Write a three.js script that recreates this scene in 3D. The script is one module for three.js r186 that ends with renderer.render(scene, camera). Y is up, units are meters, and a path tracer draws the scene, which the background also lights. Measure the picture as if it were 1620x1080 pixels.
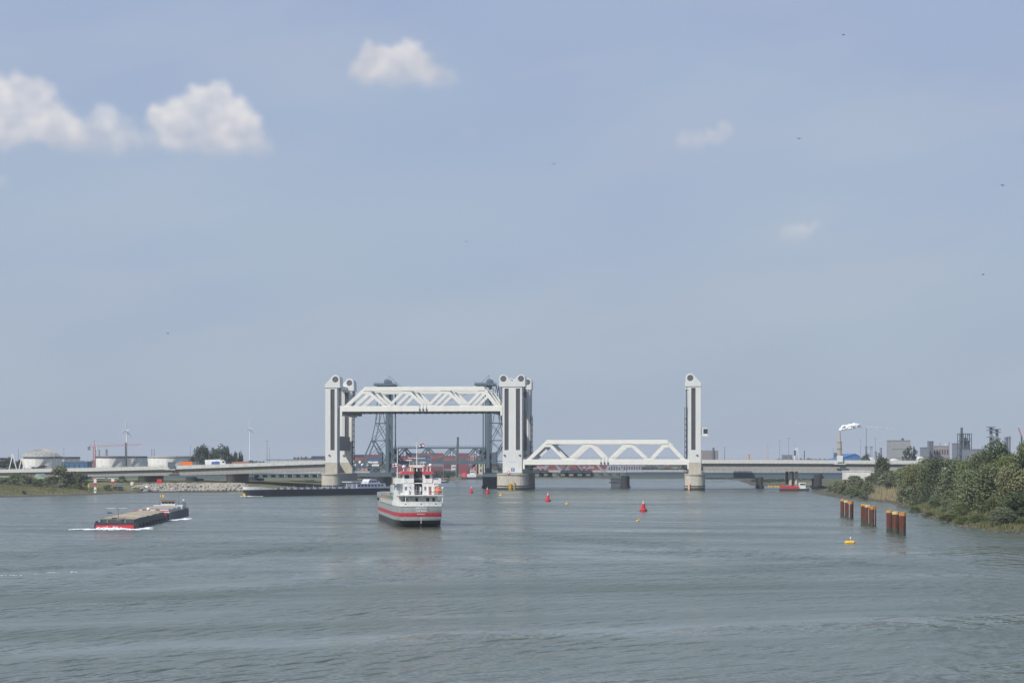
import * as THREE from 'three';
import { mergeGeometries } from 'three/addons/utils/BufferGeometryUtils.js';
import { createNoise2D, createNoise3D } from 'simplex-noise';

// ------------------------------------------------------------------ camera, sky, sun, exposure
const scene = new THREE.Scene();
const EYE = 15, LENS = 2860;                       // eye 15 m above the water; focal length in units of a 1620 wide picture
const camera = new THREE.PerspectiveCamera(2 * Math.atan(540 / LENS) * 180 / Math.PI, 1.5, 1, 30000);
camera.position.set(0, EYE, 0);
camera.lookAt(0, EYE, -100);                       // level, so that towers stay upright; the lens is shifted upwards
camera.setViewOffset(1620, 1080, 0, -192, 1620, 1080);
const renderer = new THREE.WebGLRenderer();
renderer.toneMapping = THREE.LinearToneMapping;
renderer.toneMappingExposure = 1.0;
renderer.shadowMap.enabled = true;

let seed = 20240611;
const rnd = () => { seed = (seed + 0x6d2b79f5) | 0; let t = Math.imul(seed ^ (seed >>> 15), 1 | seed); t = (t + Math.imul(t ^ (t >>> 7), 61 | t)) ^ t; return ((t ^ (t >>> 14)) >>> 0) / 4294967296; };
const rr = (a, b) => a + (b - a) * rnd();
const n2 = createNoise2D(rnd), n3 = createNoise3D(rnd);
const fbm2 = (x, y, o = 4) => { let s = 0, a = 0.5; for (let i = 0; i < o; i++) { s += a * n2(x, y); x = x * 2.03 + 17.1; y = y * 2.03 - 9.7; a *= 0.5; } return s; };
const lerp = (a, b, t) => a + (b - a) * t, clamp = (x, a = 0, b = 1) => Math.min(b, Math.max(a, x));
const smooth = (a, b, x) => { const t = clamp((x - a) / (b - a)); return t * t * (3 - 2 * t); };
const lin = (r, g, b) => [r, g, b].map((c) => { c /= 255; return c <= 0.04045 ? c / 12.92 : ((c + 0.055) / 1.055) ** 2.4; });
const track = (keys, x) => { let i = 0; while (i < keys.length - 2 && x > keys[i + 1][0]) i++; const [x0, a] = keys[i], [x1, b] = keys[i + 1], t = clamp((x - x0) / (x1 - x0)); return Array.isArray(a) ? a.map((v, k) => lerp(v, b[k], t)) : lerp(a, b, t); };

const sunTo = new THREE.Vector3(-0.50, 0.71, 0.52).normalize();
const sun = new THREE.DirectionalLight(new THREE.Color(1, 0.95, 0.87), 4.8);
sun.position.copy(sunTo).multiplyScalar(2500).add(new THREE.Vector3(0, 0, -700));
sun.target.position.set(0, 0, -700);
sun.castShadow = true;
Object.assign(sun.shadow.camera, { left: -900, right: 900, top: 900, bottom: -900, near: 10, far: 6000 });
sun.shadow.mapSize.set(4096, 4096);
scene.add(sun, sun.target);

// the sky: air that pales towards the horizon, a few small fair-weather cumulus and very thin veils, all round
function makeSky() {
  const W = 4096, H = 2048, data = new Float32Array(W * H * 4);
  const air = [[0, lin(162, 176, 191)], [3, lin(168, 183, 199)], [8, lin(166, 183, 206)], [14, lin(160, 178, 208)], [25, lin(138, 162, 203)], [50, lin(108, 140, 190)], [90, lin(88, 122, 178)]];
  const dir = (az, el) => [az, el];                // degrees right of the view axis, degrees up
  const seen = (u, v) => [Math.atan((u - 810) / LENS) * 57.29578, Math.atan((732 - v) / Math.hypot(LENS, u - 810)) * 57.29578];
  const clouds = [];
  const add = (u, v, puffs, strength, soft = 0.14) => { const [a, e] = seen(u, v); clouds.push({ a, e, puffs: puffs.map(([x, y, r, s = 1]) => [x / 50, y / 50, r / 50, s]), strength, soft, seed: clouds.length * 7.3, flat: 1 }); };
  add(632, 134, [[-55, -20, 26], [-40, -42, 24], [-15, -35, 26], [12, -42, 27], [30, -30, 30], [-10, -14, 34], [45, -12, 30], [72, -12, 18, 0.5], [90, -6, 12, 0.3]], 1.0);
  add(325, 242, [[-70, -50, 26], [-38, -62, 30], [-12, -78, 28], [18, -85, 28], [40, -62, 32], [62, -42, 30], [-40, -30, 40], [10, -30, 50], [55, -18, 34], [85, -8, 24, 0.6], [-88, -14, 30, 0.35]], 0.92);
  add(40, 240, [[-45, -80, 40], [-8, -92, 28], [18, -85, 28], [-20, -50, 52], [30, -50, 40], [60, -30, 36], [90, -25, 30, 0.7], [118, -58, 26, 0.55], [140, -40, 26, 0.45], [115, -15, 40, 0.45], [-60, -30, 60], [155, -10, 26, 0.3]], 0.9);
  add(1115, 236, [[-30, -12, 15], [-8, -14, 14], [14, -18, 13], [32, -28, 13], [-10, -6, 14]], 0.5, 0.3);
  add(1262, 383, [[-20, -12, 13], [-4, -16, 14], [14, -18, 12], [26, -28, 9], [4, -8, 16]], 0.42, 0.2);
  add(742, 214, [[-6, -4, 8], [6, -4, 8]], 0.22, 0.25);
  add(2, 298, [[-8, -8, 12], [2, -10, 9]], 0.4, 0.2);
  for (let k = 0; k < 46; k++) {                   // the same kind of sky all round
    const az = 22 + k * 6.9 + rr(-2, 2), el = rr(7, 32), s = rr(0.5, 1.5), puffs = [];
    for (let i = 0; i < 9; i++) { const x = rr(-90, 90); puffs.push([x * s / 50, -rr(5, 75) * (1 - Math.abs(x) / 110) * s / 50, rr(18, 38) * s / 50, rr(0.5, 1)]); }
    clouds.push({ a: az, e: el, puffs, strength: rr(0.35, 1), soft: 0.16, seed: 100 + k * 3.1, flat: 1 });
  }
  for (const c of clouds) c.box = [Math.min(...c.puffs.map((p) => p[0] - p[2])) - 1, Math.max(...c.puffs.map((p) => p[0] + p[2])) + 1, Math.min(...c.puffs.map((p) => p[1] - p[2])) - 1, Math.max(...c.puffs.map((p) => p[1] + p[2])) + 1];
  for (let j = 0; j < H; j++) {
    const el = ((j + 0.5) / H - 0.5) * 180, base = track(air, Math.max(0, el));
    const row = clouds.filter((c) => { const y = c.e - el; return y > c.box[2] && y < c.box[3]; });
    for (let i = 0; i < W; i++) {
      const az0 = ((i + 0.5) / W - 0.5) * 360 + 90;                            // 0 along -z, growing to +x
      const az = az0 > 180 ? az0 - 360 : az0;
      let [r, g, b] = base;
      if (el > 0 && el < 60) {
        const veil = smooth(-0.15, 0.5, fbm2(az * 0.05 + 3, el * 0.21 - az * 0.035, 5)) * 0.30 * smooth(0, 4, el) * smooth(34, 14, el);
        const m = 1 + 0.035 * n2(az * 0.09 + 40, el * 0.2);
        r = lerp(r * m, 0.47, veil); g = lerp(g * m, 0.52, veil); b = lerp(b, 0.62, veil);
        for (const c of row) {
          let x = az - c.a; if (x > 180) x -= 360; if (x < -180) x += 360;
          if (x < c.box[0] || x > c.box[1]) continue;
          const y = c.e - el;                                                  // down is positive
          const wx = x + 0.17 * fbm2(x * 1.3 + c.seed, y * 1.7, 4), wy = y + 0.17 * fbm2(x * 1.3 - c.seed, y * 1.7 + 31, 4);
          let d = 0;
          for (const [px, py, pr, ps] of c.puffs) {
            const q = 1 - Math.hypot(wx - px, (wy - py) * 1.02) / pr, k = smooth(-c.soft * 0.9, 0.46, q) * ps;
            d = 1 - (1 - d) * (1 - k); 
          }
          d *= c.strength * smooth(0.32, -0.5, y + 0.12 * n2(x * 1.2, c.seed));
          const n = fbm2(x * 0.75 + c.seed, y * 0.9, 4), up = smooth(0.35, -1.5, y), l = clamp(0.22 + 0.42 * up + 0.34 * n);
          const a = clamp(d * (0.9 + 0.45 * n));
          r = lerp(r, lerp(0.50, 0.80, l), a); g = lerp(g, lerp(0.52, 0.79, l), a); b = lerp(b, lerp(0.59, 0.81, l), a);
        }
      }
      const o = (j * W + i) * 4; data[o] = r; data[o + 1] = g; data[o + 2] = b; data[o + 3] = 1;
    }
  }
  const sky = new THREE.DataTexture(data, W, H, THREE.RGBAFormat, THREE.FloatType);
  sky.mapping = THREE.EquirectangularReflectionMapping; sky.magFilter = THREE.LinearFilter; sky.needsUpdate = true;
  scene.background = sky; scene.environment = sky;
}
makeSky();
scene.fog = new THREE.FogExp2(new THREE.Color(0.86, 0.92, 1.0), 0.0001);

// ------------------------------------------------------------------ helpers
const WX = (u, d) => (u - 810) * d / LENS, HY = (v, d) => EYE - (v - 732) * d / LENS;   // metres across / up for a bearing read at distance d
const OUT = (v) => EYE * LENS / (v - 732);                                          // distance of a point on the water
const V = (x, y, z) => new THREE.Vector3(x, y, z);
const taken = new Map();
const numbered = (n) => { const k = taken.get(n) ?? 0; taken.set(n, k + 1); return k ? n + '_' + String(k).padStart(3, '0') : n; };
function tag(o, label, category, group) { o.userData.label = label; o.userData.category = category; if (group) o.userData.group = group; return o; }
function thing(name, label, category, [x, y, z] = [0, 0, 0], turn = 0, group) {
  const o = new THREE.Group(); o.name = numbered(name); o.position.set(x, y, z); o.rotation.y = turn; scene.add(o);
  return tag(o, label, category, group);
}
function structure(o, name, kind = 'structure') { o.name = numbered(name); o.userData.kind = kind; scene.add(o); return o; }
function copyOf(o, [x, y, z], turn, label, group, scale) {
  const c = o.clone(); c.name = numbered(o.name.replace(/_\d{3}$/, '')); c.position.set(x, y, z); c.rotation.y = turn; if (scale) c.scale.set(...scale);
  c.userData = { ...o.userData }; if (label) c.userData.label = label; if (group) c.userData.group = group; scene.add(c); return c;
}
// box-projected uv in metres
function metric(g) {
  if (g.index) g = g.toNonIndexed();
  const p = g.attributes.position, n = g.attributes.normal, uv = new Float32Array(p.count * 2);
  for (let i = 0; i < p.count; i += 3) {
    let x = 0, y = 0, z = 0;
    for (let k = 0; k < 3; k++) { x += Math.abs(n.getX(i + k)); y += Math.abs(n.getY(i + k)); z += Math.abs(n.getZ(i + k)); }
    for (let k = 0; k < 3; k++) { const a = p.getX(i + k), b = p.getY(i + k), c = p.getZ(i + k); uv.set(y >= x && y >= z ? [a, c] : x >= z ? [c, b] : [a, b], (i + k) * 2); }
  }
  g.setAttribute('uv', new THREE.BufferAttribute(uv, 2));
  for (const k of Object.keys(g.attributes)) if (!['position', 'normal', 'uv'].includes(k)) g.deleteAttribute(k);
  return g;
}
class MB {
  constructor() { this.g = []; }
  geo(g) { this.g.push(metric(g)); return this; }
  box(x0, x1, y0, y1, z0, z1) { const g = new THREE.BoxGeometry(Math.abs(x1 - x0), Math.abs(y1 - y0), Math.abs(z1 - z0)); g.translate((x0 + x1) / 2, (y0 + y1) / 2, (z0 + z1) / 2); return this.geo(g); }
  bar(p, q, w, h = w) {                                     // a beam w across and h deep from p to q
    const a = V(...p), b = V(...q), d = b.clone().sub(a), L = d.length(), g = new THREE.BoxGeometry(w, h, L);
    const m = new THREE.Matrix4().lookAt(a, b, Math.abs(d.y) > 0.999 * L ? V(0, 0, 1) : V(0, 1, 0)).setPosition(a.add(b).multiplyScalar(0.5));
    return this.geo(g.applyMatrix4(m));
  }
  rod(p, q, r, r1 = r, n = 8) {
    const a = V(...p), b = V(...q), d = b.clone().sub(a), L = d.length(), g = new THREE.CylinderGeometry(r1, r, L, n);
    g.applyQuaternion(new THREE.Quaternion().setFromUnitVectors(V(0, 1, 0), d.divideScalar(L))); g.translate((a.x + b.x) / 2, (a.y + b.y) / 2, (a.z + b.z) / 2);
    return this.geo(g);
  }
  ball(x, y, z, r, sy = 1) { const g = new THREE.SphereGeometry(r, 14, 10); g.scale(1, sy, 1); g.translate(x, y, z); return this.geo(g); }
  lathe(pts, x = 0, y = 0, z = 0, n = 20) { const g = new THREE.LatheGeometry(pts.map(([a, b]) => new THREE.Vector2(a, b)), n); g.translate(x, y, z); return this.geo(g); }
  prism(pts, z0, z1, bevel = 0) {                           // outline in x, y pulled from z0 to z1
    const s = new THREE.Shape(pts.map(([x, y]) => new THREE.Vector2(x, y)));
    const g = new THREE.ExtrudeGeometry(s, { depth: Math.abs(z1 - z0), bevelEnabled: bevel > 0, bevelSize: bevel, bevelThickness: bevel, bevelSegments: 2, curveSegments: 12 });
    g.translate(0, 0, Math.min(z0, z1)); return this.geo(g);
  }
  slab(pts, y0, y1) {                                       // outline in x, z pulled from y0 to y1
    const s = new THREE.Shape(pts.map(([x, z]) => new THREE.Vector2(x, -z))), g = new THREE.ExtrudeGeometry(s, { depth: y1 - y0, bevelEnabled: false });
    g.rotateX(-Math.PI / 2); g.translate(0, y0, 0); return this.geo(g);
  }
  tube(pts, r, n = 24, sides = 6) { return this.geo(new THREE.TubeGeometry(new THREE.CatmullRomCurve3(pts.map((p) => V(...p))), n, r, sides)); }
  sheet(rows, close = false) {                              // rows of points, joined row by row
    const nr = rows.length, nc = rows[0].length, p = [], ix = [];
    for (const row of rows) for (const q of row) p.push(...q);
    for (let i = 0; i < nr - 1; i++) for (let j = 0; j < nc - (close ? 0 : 1); j++) { const a = i * nc + j, b = i * nc + (j + 1) % nc, c = a + nc, d = b + nc; ix.push(a, b, c, b, d, c); }
    const g = new THREE.BufferGeometry(); g.setAttribute('position', new THREE.Float32BufferAttribute(p, 3)); g.setIndex(ix); g.computeVertexNormals(); return this.geo(g);
  }
  build(name, m, parent) {
    const o = new THREE.Mesh(this.g.length > 1 ? mergeGeometries(this.g) : this.g[0], m); o.castShadow = o.receiveShadow = true;
    if (parent) { o.name = name; parent.add(o); } else { o.name = numbered(name); scene.add(o); }
    return o;
  }
}
const mb = () => new MB();
// textures: grey mottling and vertical run marks of the material, in metres
function grain(w, h, f) { const d = new Uint8Array(w * h * 4); for (let j = 0; j < h; j++) for (let i = 0; i < w; i++) { const c = f(i / w, j / h), o = (j * w + i) * 4; d[o] = clamp(c[0]) * 255; d[o + 1] = clamp(c[1]) * 255; d[o + 2] = clamp(c[2]) * 255; d[o + 3] = 255; } const t = new THREE.DataTexture(d, w, h); t.wrapS = t.wrapT = THREE.RepeatWrapping; t.magFilter = THREE.LinearFilter; t.colorSpace = THREE.SRGBColorSpace; t.needsUpdate = true; return t; }
const wrapN = (u, v, fx, fy, o) => { const a = u * 6.28318, b = v * 6.28318; return n3(Math.cos(a) * fx + o, Math.sin(a) * fx, Math.cos(b) * fy + Math.sin(b) * fy * 1.7 + o * 0.3); };
const every = (t, x, y = x) => { const c = t.clone(); c.repeat.set(1 / x, 1 / y); c.needsUpdate = true; return c; };
const mottleT = grain(256, 256, (u, v) => { const k = 0.93 + 0.05 * wrapN(u, v, 0.9, 0.5, 1) + 0.03 * wrapN(u, v, 3, 1.6, 5) + 0.025 * wrapN(u, v, 9, 5, 9); return [k, k, k * 0.995]; });
const paintT = grain(256, 256, (u, v) => { const k = 0.975 + 0.012 * wrapN(u, v, 0.9, 0.5, 11) + 0.012 * wrapN(u, v, 4, 0.6, 15) - 0.03 * Math.max(0, wrapN(u, v, 9, 0.4, 19) - 0.35); return [k, k, k * 0.995]; });
const streakT = grain(256, 256, (u, v) => { const s = Math.max(0, wrapN(u, v, 7, 0.35, 3)) * 0.13 + Math.max(0, wrapN(u, v, 16, 0.5, 8)) * 0.07, k = 0.98 - s + 0.03 * wrapN(u, v, 2, 1.2, 6); return [k, k * 0.992, k * 0.975]; });
const rustT = grain(256, 512, (u, v) => { const top = 1 - Math.abs((v * 8 + 1) % 8 - 4.6) / 4, a = 0.5 + 0.5 * wrapN(u, v, 3, 0.4, 2), b = 0.5 + 0.5 * wrapN(u, v, 8, 1.5, 7), k = clamp(-0.05 + 0.75 * a * b + 0.3 * smooth(0.2, 0.9, b) * smooth(0.6, 1, 0.5 + 0.5 * wrapN(u, v, 1, 1.2, 4) + 0.35 * top)); return [lerp(0.22, 0.80, k), lerp(0.12, 0.46, k), lerp(0.12, 0.20, k)]; });
const S = (rgb, rough = 0.6, o = {}) => new THREE.MeshStandardMaterial({ color: new THREE.Color(...rgb), roughness: rough, ...o });
const mottled = (rgb, rough, size = 9, o = {}) => S(rgb, rough, { map: every(mottleT, size), ...o });
const streaked = (rgb, rough, x = 14, y = 22, o = {}) => S(rgb, rough, { map: every(streakT, x, y), ...o });
const M = {
  white: S([0.68, 0.685, 0.67], 0.5, { map: every(paintT, 23, 41) }), truss: S([0.80, 0.79, 0.74], 0.45, { map: every(paintT, 31, 17) }), concrete: streaked([0.50, 0.47, 0.41], 0.85, 11, 16), pierc: streaked([0.52, 0.50, 0.44], 0.85, 13, 19),
  girder: streaked([0.33, 0.33, 0.32], 0.85, 17, 9), parapet: mottled([0.62, 0.62, 0.60], 0.6, 8), louvre: S([0.13, 0.125, 0.135], 0.7), wheel: S([0.12, 0.12, 0.12], 0.5), dark: S([0.035, 0.04, 0.048], 0.6), steelgrey: mottled([0.20, 0.22, 0.24], 0.5, 7),
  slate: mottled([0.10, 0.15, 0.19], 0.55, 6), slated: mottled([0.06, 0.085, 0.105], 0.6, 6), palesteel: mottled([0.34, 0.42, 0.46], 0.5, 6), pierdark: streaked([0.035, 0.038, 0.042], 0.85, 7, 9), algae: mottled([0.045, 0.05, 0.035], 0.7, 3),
  rope: S([0.06, 0.06, 0.065], 0.5, { metalness: 0.3 }), black: S([0.02, 0.02, 0.022], 0.5), glass: S([0.03, 0.04, 0.045], 0.08), shipwhite: mottled([0.86, 0.86, 0.84], 0.4, 5), red: S([0.55, 0.035, 0.045], 0.4), yellow: S([0.72, 0.42, 0.03], 0.45), orange: S([0.75, 0.16, 0.02], 0.4),
  blue: S([0.03, 0.11, 0.36], 0.5), asphalt: S([0.07, 0.07, 0.07], 0.9), galv: S([0.36, 0.38, 0.40], 0.4, { metalness: 0.4 }), lamp: S([0.22, 0.24, 0.26], 0.5), rust: S([1, 1, 1], 0.85, { color: new THREE.Color(0.95, 0.92, 0.88), map: every(rustT, 1.3, 8) }),
  foam: S([0.85, 0.87, 0.88], 0.9),
};
// ------------------------------------------------------------------ ground and water
const shore = [[-900, 100], [-420, -250], [-262, -640], [-221, -780], [-197, -842], [-184, -930], [-165, -950], [-140, -955], [-118, -985], [-95, -1035], [-72, -1120], [-70, -1300], [-62, -1480], [-57, -1600], [-45, -1690], [-10, -1715], [60, -1730], [160, -1690], [196, -1560],
  [172, -1330], [158, -1200], [166, -1150], [185, -1120], [182, -1060], [166, -985], [150, -900], [142, -800], [141, -680], [128, -570], [117, -517], [107, -442], [104, -405], [107, -380], [113, -330], [118, -250], [130, -100], [150, 100]];
const inWater = (x, z) => { let c = false; for (let i = 0, j = shore.length - 1; i < shore.length; j = i++) { const [xi, zi] = shore[i], [xj, zj] = shore[j]; if ((zi > z) !== (zj > z) && x < (xj - xi) * (z - zi) / (zj - zi) + xi) c = !c; } return c; };
const toShore = (x, z) => { let m = 1e9; for (let i = 0; i < shore.length - 1; i++) { const [ax, az] = shore[i], [bx, bz] = shore[i + 1], dx = bx - ax, dz = bz - az, t = clamp(((x - ax) * dx + (z - az) * dz) / (dx * dx + dz * dz)); m = Math.min(m, Math.hypot(x - ax - dx * t, z - az - dz * t)); } return inWater(x, z) ? -m : m; };
function groundAt(x, z) {
  const wob = 3 * n2(x * 0.03, z * 0.03) + 1.2 * n2(x * 0.13 + 5, z * 0.13), d = toShore(x, z) + wob * (z > -1300 ? 0.5 : 2);
  const right = x > 60 && z > -1000;
  let y = right ? track([[-40, -6], [-3, -0.7], [0, 0], [4, 0.7], [12, 2], [26, 4.4], [45, 5.2], [200, 5]], d) : track([[-40, -6], [-4, -0.8], [0, 0], [4, 0.35], [14, 0.9], [22, 1.9], [40, 3.2], [60, 4], [400, 4]], d);
  if (x > -196 && x < -134 && z < -900 && z > -985) y = Math.max(y, lerp(y, track([[0, 0], [2, 0.9], [6, 3.2], [10, 3.8], [60, 4]], d), smooth(-196, -188, x) * smooth(-134, -142, x)));
  if (d > 1) y += 0.16 * n2(x * 0.11, z * 0.11) + 0.25 * n2(x * 0.035 + 9, z * 0.035) * smooth(3, 30, d);
  return y;
}
{
  const xs = [], zs = [];
  for (let x = -9000; x < -900; x += 900) xs.push(x); for (let x = -900; x < -330; x += 30) xs.push(x); for (let x = -330; x < 330; x += 3.5) xs.push(x); for (let x = 330; x < 900; x += 30) xs.push(x); for (let x = 900; x <= 9000; x += 900) xs.push(x);
  for (let z = 300; z > -300; z -= 25) zs.push(z); for (let z = -300; z > -1130; z -= 4) zs.push(z); for (let z = -1130; z > -1900; z -= 12) zs.push(z); for (let z = -1900; z >= -14000; z -= 800) zs.push(z);
  const p = [], col = [], ix = [], n = xs.length;
  const grass = [0.105, 0.112, 0.04], straw = [0.20, 0.155, 0.075], mud = [0.045, 0.043, 0.03], weed = [0.045, 0.058, 0.026];
  for (const z of zs) for (const x of xs) {
    const y = groundAt(x, z); p.push(x, y, z);
    const a = fbm2(x * 0.02, z * 0.05, 3), b = n2(x * 0.21, z * 0.21);
    let c = grass.map((v, k) => lerp(v, straw[k], smooth(-0.05, 0.5, a + 0.2 * b)));
    if (x > 60) c = c.map((v, k) => lerp(v, weed[k], 0.6));
    c = c.map((v, k) => lerp(lerp(mud[k], straw[k], x < 0 ? 0.15 : 0.02), v, smooth(0.25, 0.9, y + 0.25 * b)));
    if (x < 0) c = c.map((v, k) => lerp(v, straw[k] * 1.05, smooth(0.55, 0.8, y) * smooth(1.15, 0.9, y) * 0.8));
    col.push(...c);
  }
  for (let i = 0; i < zs.length - 1; i++) for (let j = 0; j < n - 1; j++) { const a = i * n + j; ix.push(a, a + 1, a + n, a + 1, a + n + 1, a + n); }
  const g = new THREE.BufferGeometry(); g.setAttribute('position', new THREE.Float32BufferAttribute(p, 3)); g.setAttribute('color', new THREE.Float32BufferAttribute(col, 3)); g.setIndex(ix); g.computeVertexNormals();
  const o = new THREE.Mesh(g, new THREE.MeshStandardMaterial({ vertexColors: true, roughness: 1 })); o.receiveShadow = true; structure(o, 'ground');
}
// where the vessels are: their wakes are part of the water's shape
const SHIP = { x: WX(666, 420), z: -420, turn: 8.2 * Math.PI / 180 }, CONVOY = { x: WX(181, 406), z: -406, turn: 0.078 };
function wake(x, z) {                                       // metres of height from the passing vessels' diverging waves
  let h = 0;
  const train = (ox, oz, dx, dz, reach, amp, wl) => {         // dx,dz: where the vessel heads
    const px = x - ox, pz = z - oz, along = -(px * dx + pz * dz), side = px * -dz + pz * dx;
    if (along < 2) return 0;
    const arm = Math.abs(side) - along * 0.31 - 3;
    return amp * Math.exp(-((arm / (wl * 1.6)) ** 2)) * Math.sin(arm / wl * 6.283) * smooth(2, 25, along) * smooth(reach, reach * 0.3, along);
  };
  const s = SHIP.turn, c = CONVOY.turn;
  h += train(SHIP.x, SHIP.z, -Math.sin(s), -Math.cos(s), 330, 0.17, 5.2);
  h += train(CONVOY.x, CONVOY.z - 4, Math.sin(c), Math.cos(c), 260, 0.16, 4.5);
  const old = (x0, z0, x1, z1, amp, wl) => { const ex = x1 - x0, ez = z1 - z0, L = Math.hypot(ex, ez), t = ((x - x0) * ex + (z - z0) * ez) / (L * L), q = ((x - x0) * ez - (z - z0) * ex) / L + 5 * n2(x * 0.012, z * 0.012); return t < -0.15 || t > 1.15 ? 0 : amp * Math.exp(-((q / (wl * 1.3)) ** 2)) * Math.cos(q / wl * 6.283) * smooth(-0.15, 0.2, t) * smooth(1.15, 0.8, t); };
  h += old(-80, -232, -30, -330, 0.22, 4.2) + old(-100, -262, -35, -380, 0.16, 5) + old(-45, -190, 5, -262, 0.14, 4) + old(20, -250, 90, -300, 0.1, 4.5) + old(-10, -330, 60, -272, 0.1, 5);
  return h;
}
{
  const xs = [], zs = [];
  for (let x = -300; x <= 300; x += 1.6) xs.push(x);
  for (let z = -70, s = 0.8; z > -640; z -= s, s = Math.min(3.2, s * 1.006)) zs.push(z);
  const p = [], uv = [], ix = [], n = xs.length, swell = [];
  for (let k = 0; k < 14; k++) { const wl = rr(2.6, 11), a = rr(-1.0, 1.0) + 0.25; swell.push([Math.sin(a) * 6.283 / wl, Math.cos(a) * 6.283 / wl, rr(0, 6.28), 0.003 * Math.sqrt(wl)]); }
  for (const z of zs) for (const x of xs) {
    const edge = smooth(300, 285, Math.abs(x)) * smooth(-640, -600, z) * smooth(-70, -74, z), gust = 0.55 + 0.6 * smooth(-0.4, 0.5, fbm2(x * 0.012 + 7, z * 0.0065, 3));
    const warp = 1.5 * n2(x * 0.02, z * 0.02); let y = 0; for (const [kx, kz, ph, am] of swell) y += am * Math.sin(kx * x + kz * z + ph + warp);
    p.push(x, (y * gust + wake(x, z)) * edge, z); uv.push(x, z);
  }
  for (let i = 0; i < zs.length - 1; i++) for (let j = 0; j < n - 1; j++) { const a = i * n + j; ix.push(a, a + 1, a + n, a + 1, a + n + 1, a + n); }
  const z1 = zs[zs.length - 1], ring = (x0, x1, za, zb) => { const b = p.length / 3; for (const [x, z] of [[x0, za], [x1, za], [x0, zb], [x1, zb]]) { p.push(x, 0, z); uv.push(x, z); } ix.push(b, b + 1, b + 2, b + 1, b + 3, b + 2); };
  ring(-2500, -300, 400, z1); ring(300, 2500, 400, z1); ring(-300, 300, 400, -70); ring(-2500, 2500, z1, -2600);
  const g = new THREE.BufferGeometry(); g.setAttribute('position', new THREE.Float32BufferAttribute(p, 3)); g.setAttribute('uv', new THREE.Float32BufferAttribute(uv, 2)); g.setIndex(ix); g.computeVertexNormals();
  // ripples: heights in metres over a 400 m tile, as a sum of waves that fit it; gusts raise them, old wakes and slicks calm them
  const N = 2048, TILE = 256, h = new Float32Array(N * N), Sn = new Float32Array(N); for (let i = 0; i < N; i++) Sn[i] = Math.sin(i / N * 6.283185);
  let slope = 0;
  const addWave = (h, Sn, kx, kz, ph, am) => { const st = ((kx % N) + N) % N; for (let j = 0; j < N; j++) { let q = (((kz * j + ph) % N) + N) % N; const row = j * N; for (let i = 0; i < N; i++) { h[row + i] += am * Sn[q]; q = (q + st) & 2047; } } };
  for (let k = 0; k < 60; k++) {
    const m = 46 * (9.5 ** rnd()), a = 1.3 + 1.25 * (rnd() + rnd() - 1), kx = Math.round(m * Math.sin(a)), kz = Math.round(m * Math.cos(a)), ph = Math.floor(rnd() * N), wn = Math.hypot(kx, kz) * 6.283 / TILE, am = 1 / wn ** 0.9; slope += (am * wn) ** 2 / 2;
    addWave(h, Sn, kx, kz, ph, am);
  }
  const gain = 0.205 / Math.sqrt(slope);
  const slicks = [[[-46, 160], [-34.4, 170], [-28, 182], [-22.9, 211], [-14, 222], [0, 232]], [[-40, 140], [-20, 152], [4, 160], [30, 172]], [[-70, 236], [-52, 262], [-40, 300]], [[2, 330], [10, 311], [19.6, 280], [34, 262]], [[28, 176], [44, 184], [60, 187], [80, 205]], [[-60, 196], [-45, 205], [-30, 240], [-18, 300], [-12, 400]], [[-10, 180], [14, 176], [40, 190]], [[60, 300], [84, 290], [110, 300]], [[-20, 415], [-8, 330], [-2, 280]]];
  const slickAt = (x, d) => { let k = 0; for (const l of slicks) for (let i = 0; i < l.length - 1; i++) { const [ax, az] = l[i], [bx, bz] = l[i + 1], dx = bx - ax, dz = bz - az, t = clamp(((x - ax) * dx + (d - az) * dz) / (dx * dx + dz * dz)), q = Math.hypot(x - ax - dx * t, d - az - dz * t); if (q < 14) k = Math.max(k, Math.exp(-((q / 3.6) ** 2))); } return k; };
  const G = 256, mask = new Float32Array(G * G);
  for (let j = 0; j < G; j++) for (let i = 0; i < G; i++) {
    let x = i / G * TILE; if (x >= TILE / 2) x -= TILE; let d = TILE - j / G * TILE; if (d < 120) d += TILE;
    const a = i / G * 6.28318, b = j / G * 6.28318, w = (fx, fy, o) => n3(Math.cos(a) * fx + o, Math.sin(a) * fx + Math.cos(b) * fy, Math.sin(b) * fy + o), wx = x + 5 * n2(x * 0.03, d * 0.03), wd = d + 6 * n2(x * 0.03 + 50, d * 0.03);
    mask[j * G + i] = clamp(0.86 + 0.42 * w(1.0, 2.0, 1) + 0.26 * w(2.6, 5, 4) + 0.2 * w(6, 13, 8), 0.28, 1.6) * (1 - 0.92 * slickAt(wx, wd));
  }
  const hf = new Float32Array(N * N * 4);
  const spread = (hf, h, mask) => { for (let j = 0; j < N; j++) for (let i = 0; i < N; i++) {
    const fx = i / N * G, fy = j / N * G, i0 = fx | 0, j0 = fy | 0, i1 = (i0 + 1) % G, j1 = (j0 + 1) % G, m = lerp(lerp(mask[j0 * G + i0], mask[j0 * G + i1], fx - i0), lerp(mask[j1 * G + i0], mask[j1 * G + i1], fx - i0), fy - j0), o = (j * N + i) * 4;
    hf[o] = hf[o + 1] = hf[o + 2] = 0.5 + h[j * N + i] * gain * m; hf[o + 3] = 1;
  } };
  spread(hf, h, mask);
  const bump = new THREE.DataTexture(hf, N, N, THREE.RGBAFormat, THREE.FloatType); bump.wrapS = bump.wrapT = THREE.RepeatWrapping; bump.magFilter = THREE.LinearFilter; bump.needsUpdate = true; bump.repeat.set(1 / TILE, 1 / TILE);
  // cat's paws: where the breeze roughens the surface
  const R = 1024, rd = new Uint8Array(R * R * 4);
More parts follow.
